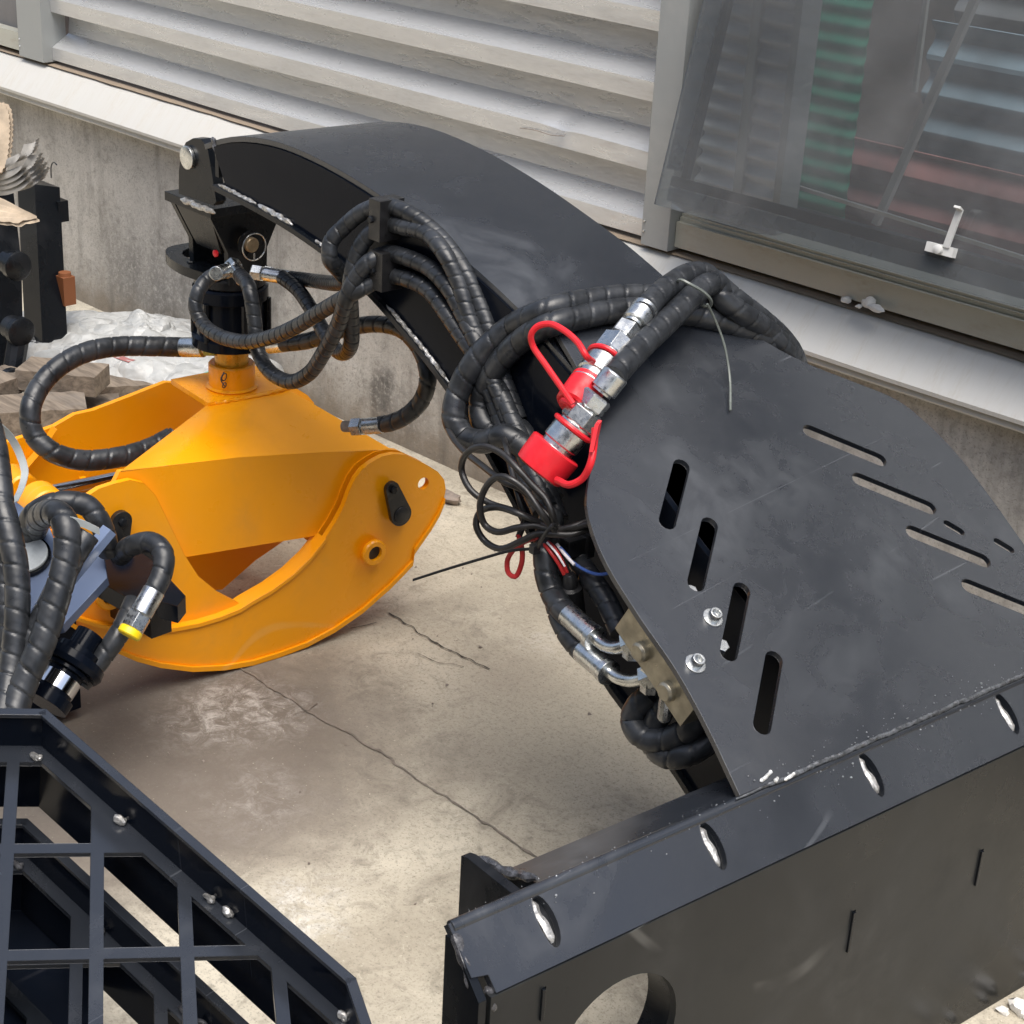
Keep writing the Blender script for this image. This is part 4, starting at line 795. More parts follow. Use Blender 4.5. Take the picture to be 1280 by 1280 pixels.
jlp = [(-0.5519, 0.3776), (-0.5453, 0.3935), (-0.5278, 0.4039), (-0.5074, 0.4123), (-0.4813, 0.4152), (-0.4508, 0.4156), (-0.4262, 0.4043), (-0.405, 0.3757), (-0.3813, 0.3174), (-0.3556, 0.2541), (-0.3288, 0.2032), (-0.2867, 0.1568), (-0.2383, 0.1191), (-0.263, 0.1145), (-0.328, 0.1101), (-0.4065, 0.1213), (-0.4819, 0.1461), (-0.5156, 0.1292), (-0.5494, 0.1608), (-0.5821, 0.1978), (-0.5514, 0.2318), (-0.5424, 0.2897), (-0.5481, 0.343)]
m = MB(); m.plate(Q(0, 1.340, 0), W_, Z, jlp, .012); JLP = obj('inner_jaw', m, ORANGE, gra, 30)
m = MB(); m.plate(Q(0, 1.56, 0), W_, Z, [(-0.3253, 0.1583), (-0.1218, 0.1446), (0.0079, 0.1198), (-0.0416, 0.0986), (-0.087, 0.0803), (-0.1624, 0.0353), (-0.1903, 0.0411), (-0.2527, 0.0889)], .012); obj('middle_plate', m, ORANGE, gra, 30)
far = [(-0.1491, 0.3859), (-0.2237, 0.3714), (-0.3034, 0.3567), (-0.3413, 0.3559), (-0.3846, 0.3399), (-0.446, 0.3311), (-0.5249, 0.3215), (-0.5599, 0.2676), (-0.4587, 0.144), (-0.2583, 0.1306), (0.2098, 0.0198), (0.2691, 0.1956), (0.0728, 0.3418)]
m = MB(); m.plate(Q(0, 1.80, 0), W_, Z, [far[i] for i in range(len(far))], .012); obj('far_cheek', m, ORANGE, gra, 30)
m = MB(); e = [(-0.3922, 0.3416), (-0.4201, 0.3064), (-0.4574, 0.2732)]; m.ribbon([Q(a, 1.785, b) for a, b in e], U_*-.004+Z*.004, .012); obj('rib', m, ORANGE, gra)
# pivot pins, bushes
k_ = -zj+.002
def bush(t_, z_, s_, r0, r1, name='bushing', par=None, lab=None):
    m = MB(); m.lathe(Q(t_, s_, z_), -U_, [(0, r0), (.006, r0), (.009, r0*.9), (.009, r1), (-.02, r1)], 28); return obj(name, m, ORANGE, par, 30)
b1 = (0.0238, 0.1713); bush(b1[0], b1[1]+.0, 1.315, .026, .0145, par=JR)
m = MB(); m.lathe(Q(b1[0], 1.3145, b1[1]), -U_, [(0, .0143), (.001, .0143)], 20); obj('bore_shade_disc', m, m_simple('bore_shade', (.03, .018, .008), .5, 0, .4, 30, .1), JR)  # dark disc on the closed bush paints the shade inside its bore
cp_ = [(0.0603, 0.2948), (0.0818, 0.2371)]; (t0_, z0_), (t1_, z1_) = cp_
m = MB(); ang = math.degrees(math.atan2(z1_-z0_, t1_-t0_)); outl = arc(t0_, z0_, .0145, ang+100, ang+260, 10)+arc(t1_, z1_, .0225, ang-100, ang+100, 14)
m.plate(Q(0, 1.307, 0), W_, Z, outl, .009); cap = obj('pin_keeper', m, PLASTIC, JR, 40)
m = MB(); m.lathe(Q(t0_, 1.307, z0_), -U_, [(0, .0075), (.006, .0075), (.007, .006)], 6); obj('keeper_bolt', m, BLACK, cap)
m = MB(); m.lathe(Q(t1_, 1.307, z1_), -U_, [(0, .017), (.002, .017), (.003, .0155)], 24); obj('keeper_boss', m, PLASTIC, cap)
b2 = (-0.5041, 0.2203); bush(b2[0], b2[1], 1.328, .028, .0155, par=JLP); m = MB(); m.lathe(Q(b2[0], 1.3275, b2[1]), -U_, [(0, .0153), (.001, .0153)], 20); obj('bore_shade_disc', m, bpy.data.materials['bore_shade'], JLP)
m = MB(); (ta, za), (tb, zb) = [(-0.4775, 0.3521), (-0.49, 0.303)]; ang = math.degrees(math.atan2(zb-za, tb-ta)); m.plate(Q(0, 1.321, 0), W_, Z, arc(ta, za, .018, ang+95, ang+265, 10)+arc(tb, zb, .022, ang-95, ang+95, 10), .010); cap = obj('pin_keeper', m, PLASTIC, JLP, 40)
m = MB(); m.lathe(Q(ta, 1.321, za), -U_, [(0, .008), (.006, .008), (.007, .006)], 6); obj('keeper_bolt', m, BLACK, cap)
# cylinder lying inside the frame
ca, cb = V((-2.5341, 1.6307, 0.2966)), V((-2.5545, 1.4754, 0.2984))
m = MB(); m.lathe(cb, ca-cb, [(0, .016), ((ca-cb).length*1.9, .016)], 24); obj('cylinder_rod', m, CHROME, gra)
m = MB(); m.lathe(ca+(ca-cb)*.55, ca-cb, [(0, .030), (.005, .034), (.22, .034)], 24); obj('cylinder_barrel', m, ORANGE, gra)
m = MB(); q = V((-2.5185, 1.4423, 0.3015)); m.lathe(q-U_*.03, U_, [(0, .034), (.004, .037), (.05, .037), (.054, .034)], 26); obj('rod_eye', m, ORANGE, gra)
m = MB(); q = V((-2.6181, 1.452, 0.3017)); m.lathe(q-U_*.03, U_, [(0, .026), (.004, .030), (.06, .030), (.064, .026)], 26); obj('rod_eye', m, ORANGE, gra)
# grapple hoses
h5 = hose('grapple_hose', [(-2.3711, 1.8622, 0.5549), (-2.3035, 1.8687, 0.5784), (-2.2453, 1.8756, 0.608), (-2.178, 1.8822, 0.6383), (-2.1114, 1.8822, 0.6577), (-2.0513, 1.8758, 0.6611), (-2.0125, 1.8759, 0.6379), (-1.9801, 1.8621, 0.605), (-1.9939, 1.8621, 0.5609), (-2.0178, 1.8541, 0.5294), (-2.0535, 1.8503, 0.5045), (-2.083, 1.8474, 0.4915)], .0150, .029, parent=gra)
m = MB(); a_, b_ = V((-2.3661, 1.8619, 0.5563)), V((-2.4643, 1.842, 0.5252)); d = b_-a_; m.lathe(a_, d, [(0, .0148), (.001, .0152), (.035, .0152), (.036, .012), (d.length, .012)], 18); obj('ferrule', m, ZINC, h5)
ferrule(h5, (-2.0743, 1.847, 0.4944), (-2.1322, 1.83, 0.4757), .0145)
m = MB(); c_ = V((-2.1322, 1.83, 0.4772)); d = V((-2.1676, 1.8218, 0.468))-c_; m.lathe(c_, d, [(0, .010), (.02, .010)], 14); obj('dark_stub', m, STONEM, h5)
h6 = hose('grapple_hose', [(-2.5884, 1.7934, 0.5021), (-2.605, 1.7495, 0.5081), (-2.6276, 1.6859, 0.515), (-2.6302, 1.6227, 0.5181), (-2.6239, 1.5613, 0.5083), (-2.6168, 1.5128, 0.4829), (-2.5949, 1.4747, 0.4495), (-2.5812, 1.47, 0.4091), (-2.5531, 1.4864, 0.3802), (-2.5351, 1.5327, 0.3571), (-2.5183, 1.5971, 0.3507), (-2.5178, 1.6657, 0.3507), (-2.522, 1.7221, 0.3592)], .0190, .034, parent=gra, n=20)
m = MB(); a_, b_ = V((-2.5828, 1.7931, 0.5037)), V((-2.5238, 1.8201, 0.5147)); d = b_-a_; m.lathe(a_, d, [(0, .0185), (.001, .0190), (d.length*.7, .0190), (d.length*.72, .014), (d.length, .014)], 20); obj('ferrule', m, ZINC, h6)
m = MB(); m.lathe(a_.lerp(b_, .75), d, [(0, .014), (.003, .0185), (.026, .0185), (.03, .014)], 6); obj('hex_nut', m, m_simple('olive_brass', (.42, .36, .08), .3, .8, .15, 60, .05), h6, 20)

# ================================================================ GRILLE GUARDS (two stacked)
G1, G2, GN, GO = V((0.538281, 0.837521, -0.093876)), V((-0.818693, 0.546085, 0.177574)), V((0.199986, -0.018729, 0.97962)), V((-1.2794, 0.7581, 0.42))
def G(a, b, h): return GO + G1*a + G2*b + GN*h
ab_out = [(-.36, .3226), (-.0617, .3226), (.2534, -.0827), (.2637, -.1484), (.270, -.42), (-.36, -.42)]
NV = (.789, .614)
def clip(poly, nx, ny, c):
    out = []
    for i in range(len(poly)):
        p, q = poly[i], poly[(i+1) % len(poly)]; dp, dq = nx*p[0]+ny*p[1]-c, nx*q[0]+ny*q[1]-c
        if dp <= 0: out.append(p)
        if dp*dq < 0: t = dp/(dp-dq); out.append((p[0]+(q[0]-p[0])*t, p[1]+(q[1]-p[1])*t))
    return out
def guard(h0, label, loc, da=0., db=0., extra=False):
    root = thing('grille_guard', label, 'guard', loc, 'stacked black grille guards')
    def G(a, b, h): return GO + G1*(a+da) + G2*(b+db) + GN*h
    holes = []
    va = [-.2845, -.189, -.0935, .002, .0947, .1885, .262]; hb = [.299, .154, .0033, -.148, -.299, -.41]
    for i in range(6):
        for j in range(5):
            a0, a1 = va[i]+.0073, va[i+1]-.0073; b1, b0 = hb[j]-.0075, hb[j+1]+.0075
            P = clip([(a0, b0), (a1, b0), (a1, b1), (a0, b1)], *NV, .130)
            if len(P) > 2 and max(q[0] for q in P)-min(q[0] for q in P) > .012:
                A_ = abs(sum(P[k][0]*P[(k+1) % len(P)][1]-P[(k+1) % len(P)][0]*P[k][1] for k in range(len(P))))/2
                if A_ > .0012: holes.append(P)
    m = MB(); m.plate(G(0, 0, h0), G1, G2, list(ab_out), .006, holes)
    gp = obj('grille_plate', m, BLACKDUST, root)
    if extra:
        m = MB(); m.plate(G(-.045, -.062, h0-.075), G1, G2, [(a*.9, b*.9) for a, b in ab_out], .006, [[(a*.9, b*.9) for a, b in h] for h in holes]); obj('inner_grille', m, BLACK, root)
        m = MB(); m.plate(G(-da, -db, -.25), G1, G2, [(-0.2006, 0.445), (-0.0501, 0.4153), (-0.0243, 0.3312), (-0.0035, 0.2388), (0.0025, 0.2134), (0.0111, 0.0826), (-0.1719, 0.0906)], .006); obj('base_panel', m, BLACKGLOSS, root)
        m = MB(); m.box(G(-.12, -.09, h0-.045), G1, G2, GN, (.30, .03, .03)); obj('cross_bar', m, BLACKGLOSS, root)
    for i in range(len(ab_out)):
        a, b = ab_out[i], ab_out[(i+1) % len(ab_out)]
        d = (G1*(b[0]-a[0])+G2*(b[1]-a[1])); L = d.length; d.normalize(); nn = GN.cross(d)
        m = MB(); c = (G(*a, h0-.026)+G(*b, h0-.026))/2; m.box(c, d, nn, GN, (L+.006, .006, .144)); obj('rim_plate', m, BLACKGLOSS, root)
        m = MB(); c = (G(*a, h0+.0485)+G(*b, h0+.0485))/2; m.box(c+nn*-.001, d, nn, GN, (L+.004, .011, .005)); obj('rim_lip', m, BLACKDUST, root)
    for a, b in [(-0.0685, 0.2969), (0.0263, 0.1923), (0.1208, 0.0739), (0.1395, 0.0528), (0.2501, -0.091)]:
        m = MB()
        m.bead([G(a-.005, b+.004, h0+.002), G(a, b, h0+.006), G(a+.005, b-.005, h0+.002)], .0042, .6)
        m.bead([G(a-.002, b-.003, h0+.001), G(a+.004, b+.001, h0+.004), G(a+.006, b+.003, h0+.001)], .0030, .6)
        obj('tack_weld', m, WELD if h0 == 0 else WELDK, gp)
    return root
guard(-.148, 'lower grille guard seen through the bars of the upper one', G(0, 0, -.25), -.016, -.028, True)
guard(0, 'upper black grille guard with square openings and tack welds', G(0, 0, -.098))

# ================================================================ HOSE BRACKET (left foreground)
hb_ = thing('hose_bracket', 'glossy black machine head with bundled hydraulic hoses and a yellow capped fitting', 'machine head', (-2.1383, 1.2253, 0.1486))
def camplate(name, pts, th, mat, parent):
    """thick plate through world points"""
    P = [V(q) for q in pts]; O = P[0]; ax = (P[1]-P[0]).normalized(); nn = ax.cross(P[2]-P[0]).normalized(); ay = nn.cross(ax)
    m = MB(); m.plate(O, ax, ay, [((q-O).dot(ax), (q-O).dot(ay)) for q in P], th); return obj(name, m, mat, parent)
SKYP = m_paint('sky_tinted_black_gloss', (.17, .22, .34), (.08, .2), (.2, .22, .26), .2, .2)  # sky reflection on black gloss put into the blue-grey base colour
pp = [(-2.3123, 1.2695, 0.4345), (-2.2252, 1.2842, 0.4084), (-2.1952, 1.2763, 0.3939), (-2.1598, 1.2442, 0.3672), (-2.135, 1.2022, 0.3408), (-2.1125, 1.1511, 0.3123), (-2.1274, 1.1216, 0.3053), (-2.3111, 1.2364, 0.419)]
hbp = camplate('head_plate', list(reversed(pp)), .02, SKYP, hb_)
p2 = [(-2.1866, 1.2681, 0.3493), (-2.1663, 1.341, 0.3739), (-2.1229, 1.3203, 0.3491), (-2.1055, 1.2263, 0.3031), (-2.1297, 1.1875, 0.2953)]
camplate('head_plate', list(reversed(p2)), .02, SKYP, hb_)
q = V((-2.1999, 1.2265, 0.3892)); m = MB(); nrm = (V(pp[1])-V(pp[0])).cross(V(pp[5])-V(pp[0])).normalized()
if nrm.dot(V((0, 0, 1.6))-q) < 0: nrm = -nrm
m.lathe(q-nrm*.01, nrm, [(0, .033), (.0115, .033), (.0125, .032)], 36); obj('plate_pin', m, m_simple('bright_pin_end', (.66, .70, .70), .4, .1, .12, 60, .1), hbp)
m = MB(); m.lathe(q-nrm*.01, nrm, [(0, .037), (.008, .037), (.008, .033)], 36); obj('pin_ring', m, BLACK, hbp)
m = MB(); c_ = V((-2.3253, 1.3253, 0.15)); m.box(c_-Z*.02+V((-.03,-.02,0)), X, Y, Z, (.13, .11, .22)); obj('head_body', m, BLACKGLOSS, hb_)
c1 = [(-2.2033, 1.2972, 0.325), (-2.3228, 1.4463, 0.325), (-2.3054, 1.4476, 0.325), (-2.1971, 1.3138, 0.325)]
m = MB(); a_, b_ = V((-2.0771, 1.2254, 0.3946)), V((-2.0737, 1.298, 0.457)); dd = (b_-a_).normalized(); sn_ = Z.cross(dd).normalized(); m.box((a_+b_)/2, dd, sn_, dd.cross(sn_), ((b_-a_).length, .022, .014)); obj('clamp_bar', m, SKYP, hb_)
m = MB(); m.plate(V((0, 0, .315)), X, Y, [(q[0], q[1]) for q in [(-2.3191, 1.434, 0.315), (-2.3086, 1.4571, 0.315), (-2.1892, 1.448, 0.315), (-2.049, 1.4153, 0.315), (-2.0278, 1.3851, 0.315), (-2.0585, 1.3734, 0.315), (-2.1093, 1.3856, 0.315), (-2.0906, 1.3429, 0.315), (-2.1847, 1.3379, 0.315)]], .030); obj('clamp_jaw', m, BLACKGLOSS, hb_)
m = MB(); q0 = V((-2.2038, 1.4549, 0.24)); m.box(V((-2.3036, 1.4819, 0.23)), X, Y, Z, (.07, .10, .12)); obj('clamp_block', m, PLASTIC, hb_)
m = MB(); m.box(V((-2.1721, 1.4403, 0.22)), X, Y, Z, (.03, .04, .06)); obj('clamp_foot', m, PLASTIC, hb_)
for P, r in (([(-2.3005, 1.2268, 0.6149), (-2.2285, 1.2031, 0.5647), (-2.1558, 1.1676, 0.4943), (-2.1222, 1.1453, 0.4078), (-2.074, 1.119, 0.3289), (-2.0378, 1.0813, 0.2501)], .0185), ([(-2.1975, 1.1798, 0.5288), (-2.1339, 1.1627, 0.4774), (-2.0979, 1.1512, 0.4286), (-2.0708, 1.1341, 0.3787), (-2.0368, 1.0976, 0.2987), (-1.992, 1.0525, 0.2554)], .019), ([(-2.2757, 1.269, 0.3302), (-2.233, 1.247, 0.3997), (-2.1862, 1.2402, 0.4627), (-2.1649, 1.27, 0.4781), (-2.1431, 1.3025, 0.4712), (-2.1256, 1.3154, 0.4425), (-2.1341, 1.3324, 0.3859)], .0175), ([(-2.2448, 1.2638, 0.396), (-2.1617, 1.2353, 0.4662), (-2.0969, 1.2249, 0.4964), (-2.0668, 1.2195, 0.4905), (-2.0464, 1.2073, 0.4573), (-2.0247, 1.1713, 0.3982), (-2.0099, 1.1317, 0.3383), (-2.0017, 1.0944, 0.2886), (-1.9803, 1.0608, 0.2509)], .0205), ([(-2.0547, 1.2488, 0.4706), (-2.0508, 1.2246, 0.4503), (-2.0485, 1.186, 0.3971), (-2.0462, 1.1474, 0.3441), (-2.0409, 1.1039, 0.281), (-2.0373, 1.075, 0.2391)], .0185),
             ([(-2.1352, 1.3531, 0.3721), (-2.0805, 1.3407, 0.4146), (-2.043, 1.3524, 0.4306), (-2.0118, 1.3511, 0.4237), (-1.9966, 1.3383, 0.4023), (-1.9879, 1.3155, 0.379)], .0165), ([(-2.0802, 1.3405, 0.3171), (-2.0501, 1.2929, 0.292), (-2.0498, 1.2549, 0.2563), (-2.0523, 1.2192, 0.2259)], .0165)):
    last = hose('bundle_hose', P, r, .033, parent=hb_, n=20)
    if abs(r-.0165) < 1e-6 and P[0][2] > .25: yh = last
a_, b_ = V((-1.9879, 1.317, 0.3813)), V((-1.9778, 1.2653, 0.3319)); d = b_-a_; L = d.length
m = MB(); m.lathe(a_, d, [(0, .0165), (.001, .0172), (L*.55, .0172), (L*.57, .014)], 22); obj('ferrule', m, ZINC, yh)
m = MB(); m.lathe(a_+d*.55, d, [(0, .016), (.003, .019), (L*.36, .019), (L*.4, .016)], 6); obj('hex_nut', m, ZINC, yh, 20)
m = MB(); m.lathe(a_+d*.93, d, [(0, .0175), (.002, .0185), (.010, .0185), (.012, .0165)], 24); obj('yellow_cap', m, YELLOW, yh)
m = MB(); a_, b_ = V((-2.0695, 1.2329, 0.274)), V((-2.0501, 1.1545, 0.2163)); d = (b_-a_).normalized(); L = (b_-a_).length
m.lathe(a_, d, [(-.03, .022), (0, .022), (.001, .034), (.012, .034), (.013, .030), (L*.35, .030), (L*.36, .040), (L*.42, .040), (L*.43, .031), (L*.8, .031), (L*.81, .038), (L, .038)], 30); gl = obj('gland', m, BLACKGLOSS, hb_)
m = MB(); m.lathe(a_+d*L*.10, d, [(0, .0315), (L*.20, .0315)], 30); obj('chrome_band', m, CHROME, gl)
m = MB(); m.lathe(a_+d*L*.50, d, [(0, .0325), (L*.24, .0325)], 30); obj('chrome_band', m, CHROME, gl)
m = MB(); m.lathe(a_+d*.015, d, [(0, .052), (.012, .054), (.02, .05)], 30); obj('gland_ring', m, BLACKGLOSS, gl)
m = MB(); m.tube([(-2.127, 1.215, 0.4779), (-2.1088, 1.2193, 0.5056), (-2.1139, 1.235, 0.4901), (-2.1311, 1.233, 0.4645)], .003, 6, closed=True, step=.006); obj('zip_tie', m, STRAPM, hb_); m = MB(); m.ribbon([V(q) for q in [(-2.0561, 1.2215, 0.5017), (-2.048, 1.239, 0.493), (-2.0444, 1.2618, 0.4758)]], Z*.006, .003); obj('zip_tie', m, STRAPM, hb_)
m = MB(); st = curve([(-2.3523, 1.2734, 0.5503), (-2.3545, 1.2979, 0.5202), (-2.3516, 1.3111, 0.4885), (-2.3359, 1.3101, 0.4631), (-2.3145, 1.2921, 0.45), (-2.2644, 1.2481, 0.449)], .012); m.ribbon(st, [V((.5, .5, .3)).normalized()*.0065]*len(st), .0012)
single('packing_strap', m, STRAPM, 'white plastic packing strap curling over the left hoses', 'strap', loc=st[0])

# ================================================================ FAR LEFT
pb0 = V((-3.736, 2.1866, 0.06))
ps = thing('steel_post', 'square black steel post standing on old planks beside the sacks', 'post', (pb0.x, pb0.y, .06))
tpz = 0.47482993631676806
hx = V((-3.9729, 2.325, 0.4553)); base_ = V((-3.7968, 2.2162, 0.0142)); axp = (hx-base_).normalized()
e1_ = V((.707, .707, 0)); e2_ = V((-.707, .707, 0))
hgt = (hx-base_).length
m = MB(); m.box(base_.lerp(hx, .5), X, (axp.cross(X)).normalized(), axp, (.085, .075, hgt)); obj('post_tube', m, BLACK, ps)
m = MB(); q = V((-3.9305, 2.3537, 0.3884)); m.box(q, X, Y, Z, (.05, .03, .055)); obj('side_lug', m, BLACK, ps)
m = MB(); m.box(V((-3.7955, 2.2857, 0.0748)), X, Y, Z, (.035, .03, .035)); obj('side_lug', m, BLACK, ps)
m = MB(); q = V((-3.8322, 2.3024, 0.2057)); m.box(q, X, Y, Z, (.040, .035, .075)); m.lathe(q+Z*.035, Z, [(0, .018), (.012, .016)], 12); obj('side_block', m, RUST, ps, label='rust brown block on the side of the post')
m = MB(); m.box(base_+V((0, 0, -.01)), X, Y, Z, (.16, .16, .02)); obj('foot_plate', m, BLACK, ps)
la = thing('link_arm', 'dark steel link arm with bolted knuckles at the far left edge', 'arm', (-3.6989, 2.0419, 0.0))
m = MB(); m.tube([(-3.8673, 2.137, 0.4788), (-3.795, 2.1046, 0.3172), (-3.734, 2.0609, 0.1548), (-3.6935, 2.0084, 0.0094), (-3.5874, 1.9308, -0.0336)], .05, 4, smooth=False); obj('arm_bar', m, BLACK, la, 20)
m = MB(); m.tube([(-3.6382, 2.0511, 0.1872), (-3.623, 2.0241, 0.121), (-3.6108, 2.002, 0.0673)], .026, 10, smooth=False); obj('arm_link', m, BLACK, la)
for P in ((-3.6808, 2.0792, 0.3453), (-3.6235, 2.0434, 0.201), (-3.581, 1.9865, 0.0942)):
    m = MB(); m.lathe(V(P)-X*.02, X, [(-.02, .030), (.012, .030), (.014, .036), (.032, .036), (.036, .03)], 20); obj('knuckle', m, BLACK, la)
m = MB(); m.box(V((-3.4954, 1.8748, -0.0207))*.999, X, Y, Z, (.12, .2, .12)); obj('arm_foot', m, BLACK, la)
# torn cardboard sheets lying on the arm
def torn(pts_mid, wv, mat, label, amp=.006, th=.006, n=60, up=.0):
    P = curve(pts_mid, .004); m = MB(); vs = []; fs = []; wv = V(wv); n = len(P); K = 6
    for side in (0, 1):
        for i, p in enumerate(P):
            j = amp*(1 if i % 2 else -1)*random.uniform(.5, 1)
            t_ = (P[min(i+1, n-1)]-P[max(0, i-1)]).normalized(); nn = t_.cross(wv).normalized()
            for k in range(K+1):
                f = k/K; vs.append(p + wv*f*(1-.25*(i/n)) + wv.normalized()*(j if k == K else 0) + nn*(th*side + .012*math.sin(f*3)*1))
    B = n*(K+1)
    for i in range(n-1):
        for k in range(K):
            a = i*(K+1)+k; fs += [(a, a+1, a+K+2, a+K+1), (B+a, B+a+K+1, B+a+K+2, B+a+1)]
        a = i*(K+1); fs += [(a, a+K+1, B+a+K+1, B+a), (a+K, B+a+K, B+a+2*K+1, a+2*K+1)]
    fs += [tuple(range(K+1))+tuple(B+k for k in reversed(range(K+1))), ]
    return m.add(vs, fs)
random.seed(21)
WT = V((.25, .1, -.10))
ce = curve([(-3.8253, 2.0976, 0.7151), (-3.7827, 2.1367, 0.7128), (-3.7715, 2.1423, 0.7047), (-3.7574, 2.1384, 0.6771), (-3.7316, 2.1081, 0.5895), (-3.7337, 2.0903, 0.5643), (-3.7666, 2.0508, 0.5512)], .006)
ce = [q + (q-ce[0].lerp(ce[-1], .5)).normalized()*(.0017 if i % 2 else -.0013)+q.normalized()*.003*NZ.noise(q*60) for i, q in enumerate(ce)]
nrm = (ce[-1]-ce[0]).cross(ce[len(ce)//2]-ce[0]).normalized(); ax = (ce[-1]-ce[0]).normalized(); ay = nrm.cross(ax)
mA = MB()
for k in range(4):
    o = ce[0] + nrm*.007*k + ax*.003*k; mA.plate(o, ax, ay, [((q-ce[0]).dot(ax), (q-ce[0]).dot(ay)*(1+.05*math.sin(k*2.1))) for q in ce], .0055)
single('cardboard_sheet', mA, CARD, 'tan torn cardboard edge at the top of the scrap pile', 'cardboard', loc=(-3.7607, 2.1239, 0.659), group='torn cardboard on the arm', sharp=30)
for k in range(1):
    m = torn([(-3.824, 2.0703, 0.5485), (-3.7391, 2.0872, 0.5675), (-3.6719, 2.0974, 0.6028), (-3.6735, 2.1179, 0.638)], [0.03, 0.03, 0.02], CARDG, ''); 
    for d_ in (.012, .026, .04, .055): 
        m2 = torn([(-3.819, 2.0663, 0.5344), (-3.7341, 2.0832, 0.5535), (-3.667, 2.0934, 0.589), (-3.6632, 2.1193, 0.6246)], (.028, .025, .012), CARDG, ''); m.add([q+V((.3, .3, -1))*d_*.8 for q in m2.v], m2.f)
    single('cardboard_sheet', m, CARDG, 'grey frayed cardboard layers curling up beside the post top', 'cardboard', loc=(-3.69, 2.0908, 0.5712), group='torn cardboard on the arm', sharp=30)
pl_ = [V(q) for q in [(-3.6873, 1.9725, 0.5476), (-3.6008, 2.0049, 0.5407), (-3.5475, 2.0184, 0.5296), (-3.4901, 2.0327, 0.5138)]]
pl2 = [V(q) for q in [(-3.6183, 1.9294, 0.4951), (-3.5464, 1.9702, 0.4994), (-3.5095, 1.9942, 0.5059), (-3.4807, 2.0271, 0.5149)]]
m = MB(); a_ = curve(pl_, .01); b_ = curve(pl2, .01); n = min(len(a_), len(b_)); K = 8; vs = []; fs = []
for i in range(n):
    fa = a_[int(i*(len(a_)-1)/(n-1))]; fb = b_[int(i*(len(b_)-1)/(n-1))]
    for k in range(K+1): vs.append(fa.lerp(fb, k/K) + Z*.004*(k % 2) + (V((random.uniform(-.004, .004), 0, random.uniform(-.004, .004))) if k == K else V((0, 0, 0))))
for i in range(n-1):
    for k in range(K): fs.append((i*(K+1)+k, i*(K+1)+k+1, (i+1)*(K+1)+k+1, (i+1)*(K+1)+k))
B = len(vs); vs += [q + V((.004, .004, -.008)) for q in vs]; fs += [tuple(B+q for q in reversed(f)) for f in fs]
single('cardboard_sheet', m.add(vs, fs), CARD, 'pointed pale cardboard flap drooping in front of the post', 'cardboard', loc=(-3.5477, 2.0138, 0.5227), group='torn cardboard on the arm', sharp=25)

# planks under the post
def plank(p, q, wd, th, lab):
    p, q = V(p), V(q); d = (q-p); L = d.length; d.normalize(); s_ = Z.cross(d).normalized(); up = d.cross(s_)
    m = MB(); n = 8; vs = []; fs = []
    for i in range(n+1):
        c = p + d*L*i/n + up*.003*NZ.noise((i*.9, L, wd*50))
        for a, b in ((-1, -1), (1, -1), (1, 1), (-1, 1)): vs.append(c + s_*wd/2*a*(1+.06*NZ.noise((i, a, 3))) + up*th/2*b)
    for i in range(n):
        for j in range(4): fs.append((i*4+j, i*4+(j+1) % 4, i*4+4+(j+1) % 4, i*4+4+j))
    fs += [(3, 2, 1, 0), tuple(n*4+j for j in range(4))]
    o = single('wooden_plank', m.add(vs, fs), WOOD, lab, 'plank', loc=p, group='old planks by the wall', sharp=30); return o
plank((-3.558, 2.0115, 0.12), (-3.4003, 2.1286, 0.12), .10, .05, 'top grey plank in front of the post foot')
plank((-3.554, 1.9017, 0.105), (-3.5802, 2.0128, 0.105), .09, .04, 'short plank at the left below the post')
plank((-3.4554, 1.8624, 0.06), (-3.3504, 2.0491, 0.06), .12, .09, 'thick lower beam behind the orange jaw')
plank((-3.5459, 2.155, 0.05), (-3.4591, 2.3073, 0.05), .10, .04, 'plank lying under the white sacks')
plank((-3.5047, 2.0389, 0.035), (-3.4191, 2.1863, 0.035), .10, .035, 'pale plank end beside the orange frame top')
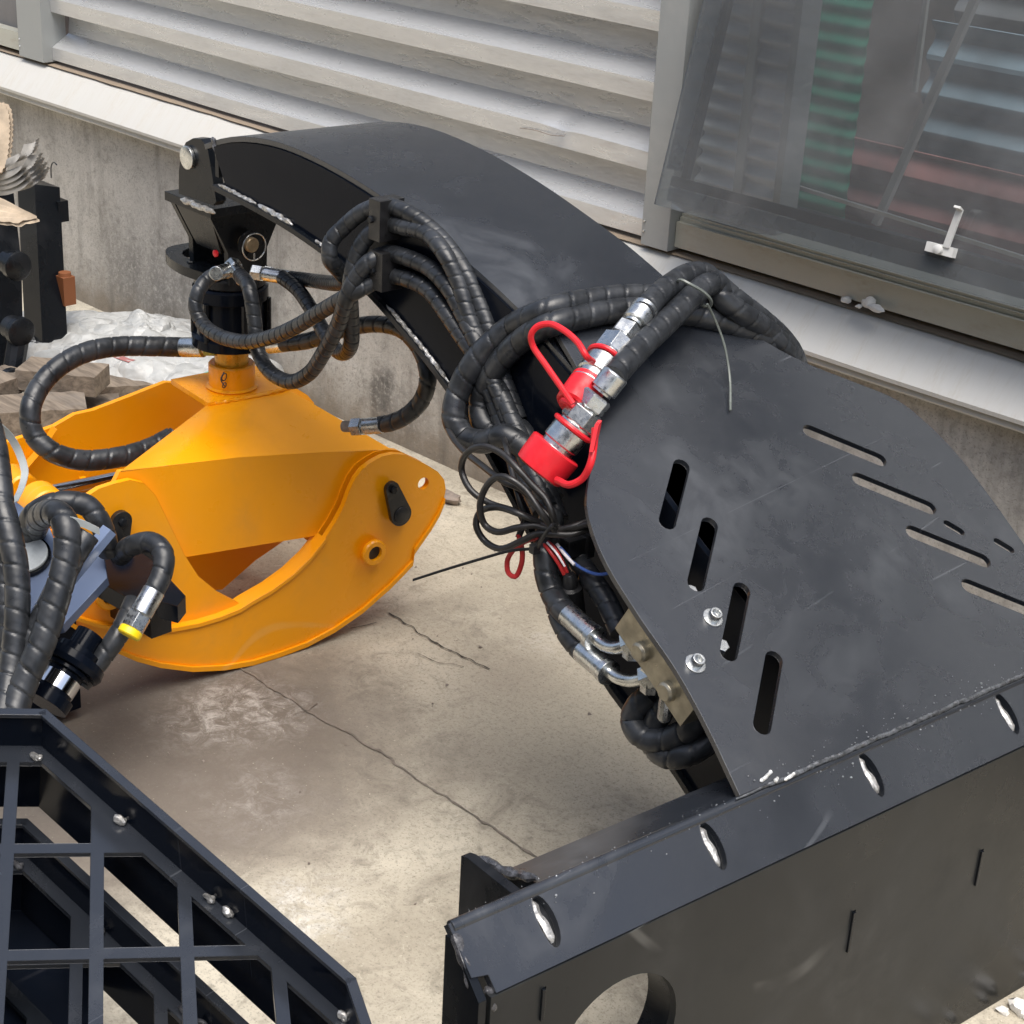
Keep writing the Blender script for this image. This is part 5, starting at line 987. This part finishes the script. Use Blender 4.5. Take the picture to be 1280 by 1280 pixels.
# sacks
def sack(c, lx, ly, h, rz, lab, seed, print_=False, fold=1.):
    m = MB(); n, k = 56, 44; vs = []; fs = []; c = V(c); ca_, sa_ = math.cos(rz), math.sin(rz)
    def zf(u_, v_):
        e = max(0, 1-max(abs(u_), abs(v_))**4)
        return h*(e**.6)*(.75+.5*NZ.noise((u_*1.4+seed, v_*1.4, 0))) + e**.4*(fold*.022*abs(NZ.noise((u_*2.6+seed, v_*3.2, 3)))+fold*.010*abs(NZ.noise((u_*6+seed, v_*5, 3))))
    def P(u_, v_, dz=0.):
        x = u_*lx*(1+.10*NZ.noise((v_*2+seed, 1, 0))); y = v_*ly*(1+.14*NZ.noise((u_*2+seed, 5, 0)))
        return c + V((x*ca_-y*sa_, x*sa_+y*ca_, max(.002, zf(u_, v_))+dz))
    for j in range(k+1):
        for i in range(n+1): vs.append(P(2*i/n-1, 2*j/k-1))
    for j in range(k):
        for i in range(n): fs.append((j*(n+1)+i, j*(n+1)+i+1, (j+1)*(n+1)+i+1, (j+1)*(n+1)+i))
    B = len(vs); vs += [V((q.x, q.y, c.z)) for q in vs]; fs += [tuple(B+q for q in reversed(f)) for f in fs]
    s_ = single('woven_sack', m.add(vs, fs), SACK, lab, 'sack', loc=c, group='crumpled sacks by the wall', sharp=0)
    s_.data.shade_smooth()
    return s_, P
def printing(s_, P, rows, mat, u0, v0, du, dv, name='print'):
    m = MB()
    for r in range(rows):
        for k in range(5):
            if random.random() < .15: continue
            a, b = u0+k*du, v0+r*dv; q = [P(a, b, .003), P(a+du*.62, b, .003), P(a+du*.62, b+dv*.5, .003), P(a, b+dv*.5, .003)]
            m.add(q, [(0, 1, 2, 3)])
    return obj(name, m, mat, s_, 0)
s1, Pf = sack((-3.7833, 2.374, 0.06), .27, .19, .05, .75, 'white sack with small dark print nearest the post', 2.3); random.seed(4)
PRN = m_simple('print_ink', (.09, .09, .09), .7, 0, .2, 20, .02)
printing(s1, Pf, 6, PRN, -.62, -.75, .04, .17)
s2, P2 = sack((-3.5497, 2.3815, 0.05), .30, .15, .07, .35, 'white sack with red and green patches behind the grapple', 7.1)
m = MB(); m.add([P2(a, b, .003) for a, b in ((-.25, -.7), (.0, -.75), (.05, -.2), (-.2, -.1))], [(0, 1, 2, 3)]); obj('red_print', m, REDP, s2, 0)
m = MB(); m.add([P2(a, b, .003) for a, b in ((.62, -.7), (.9, -.6), (.9, -.2), (.66, -.25))], [(0, 1, 2, 3)]); obj('green_print', m, m_simple('green_print_ink', (.05, .42, .3), .6, 0, .2, 20, .02), s2, 0)
sack((-3.7161, 2.4544, 0.08), .08, .06, .06, .2, 'small scrunched plastic bag on top at the wall', 11.7, fold=.35)
random.seed(31); m = MB()
for i in range(46):
    c = V((-0.7979, 1.8903, 0.0)) + V((random.uniform(-.02, .30), random.uniform(-.10, .22), 0)); r = random.uniform(.004, .016)
    l = lump((c.x, c.y, r*.4), r, 2, (1.2, .9, .7)); m.add(l.v, l.f)
rb = obj('rubble', m, PLASTER, None, 25); rb['kind'] = 'stuff'; rb['label'] = 'pale broken rubble on the ground past the mount plate'
# stone by the jaw, bits
st = V((-2.5541, 2.4812, 0.012)); single('stone', lump(st, .022, 2, (1.4, .8, .6)), STONEM, 'small brown stone beside the right end of the grapple', 'stone', loc=st)
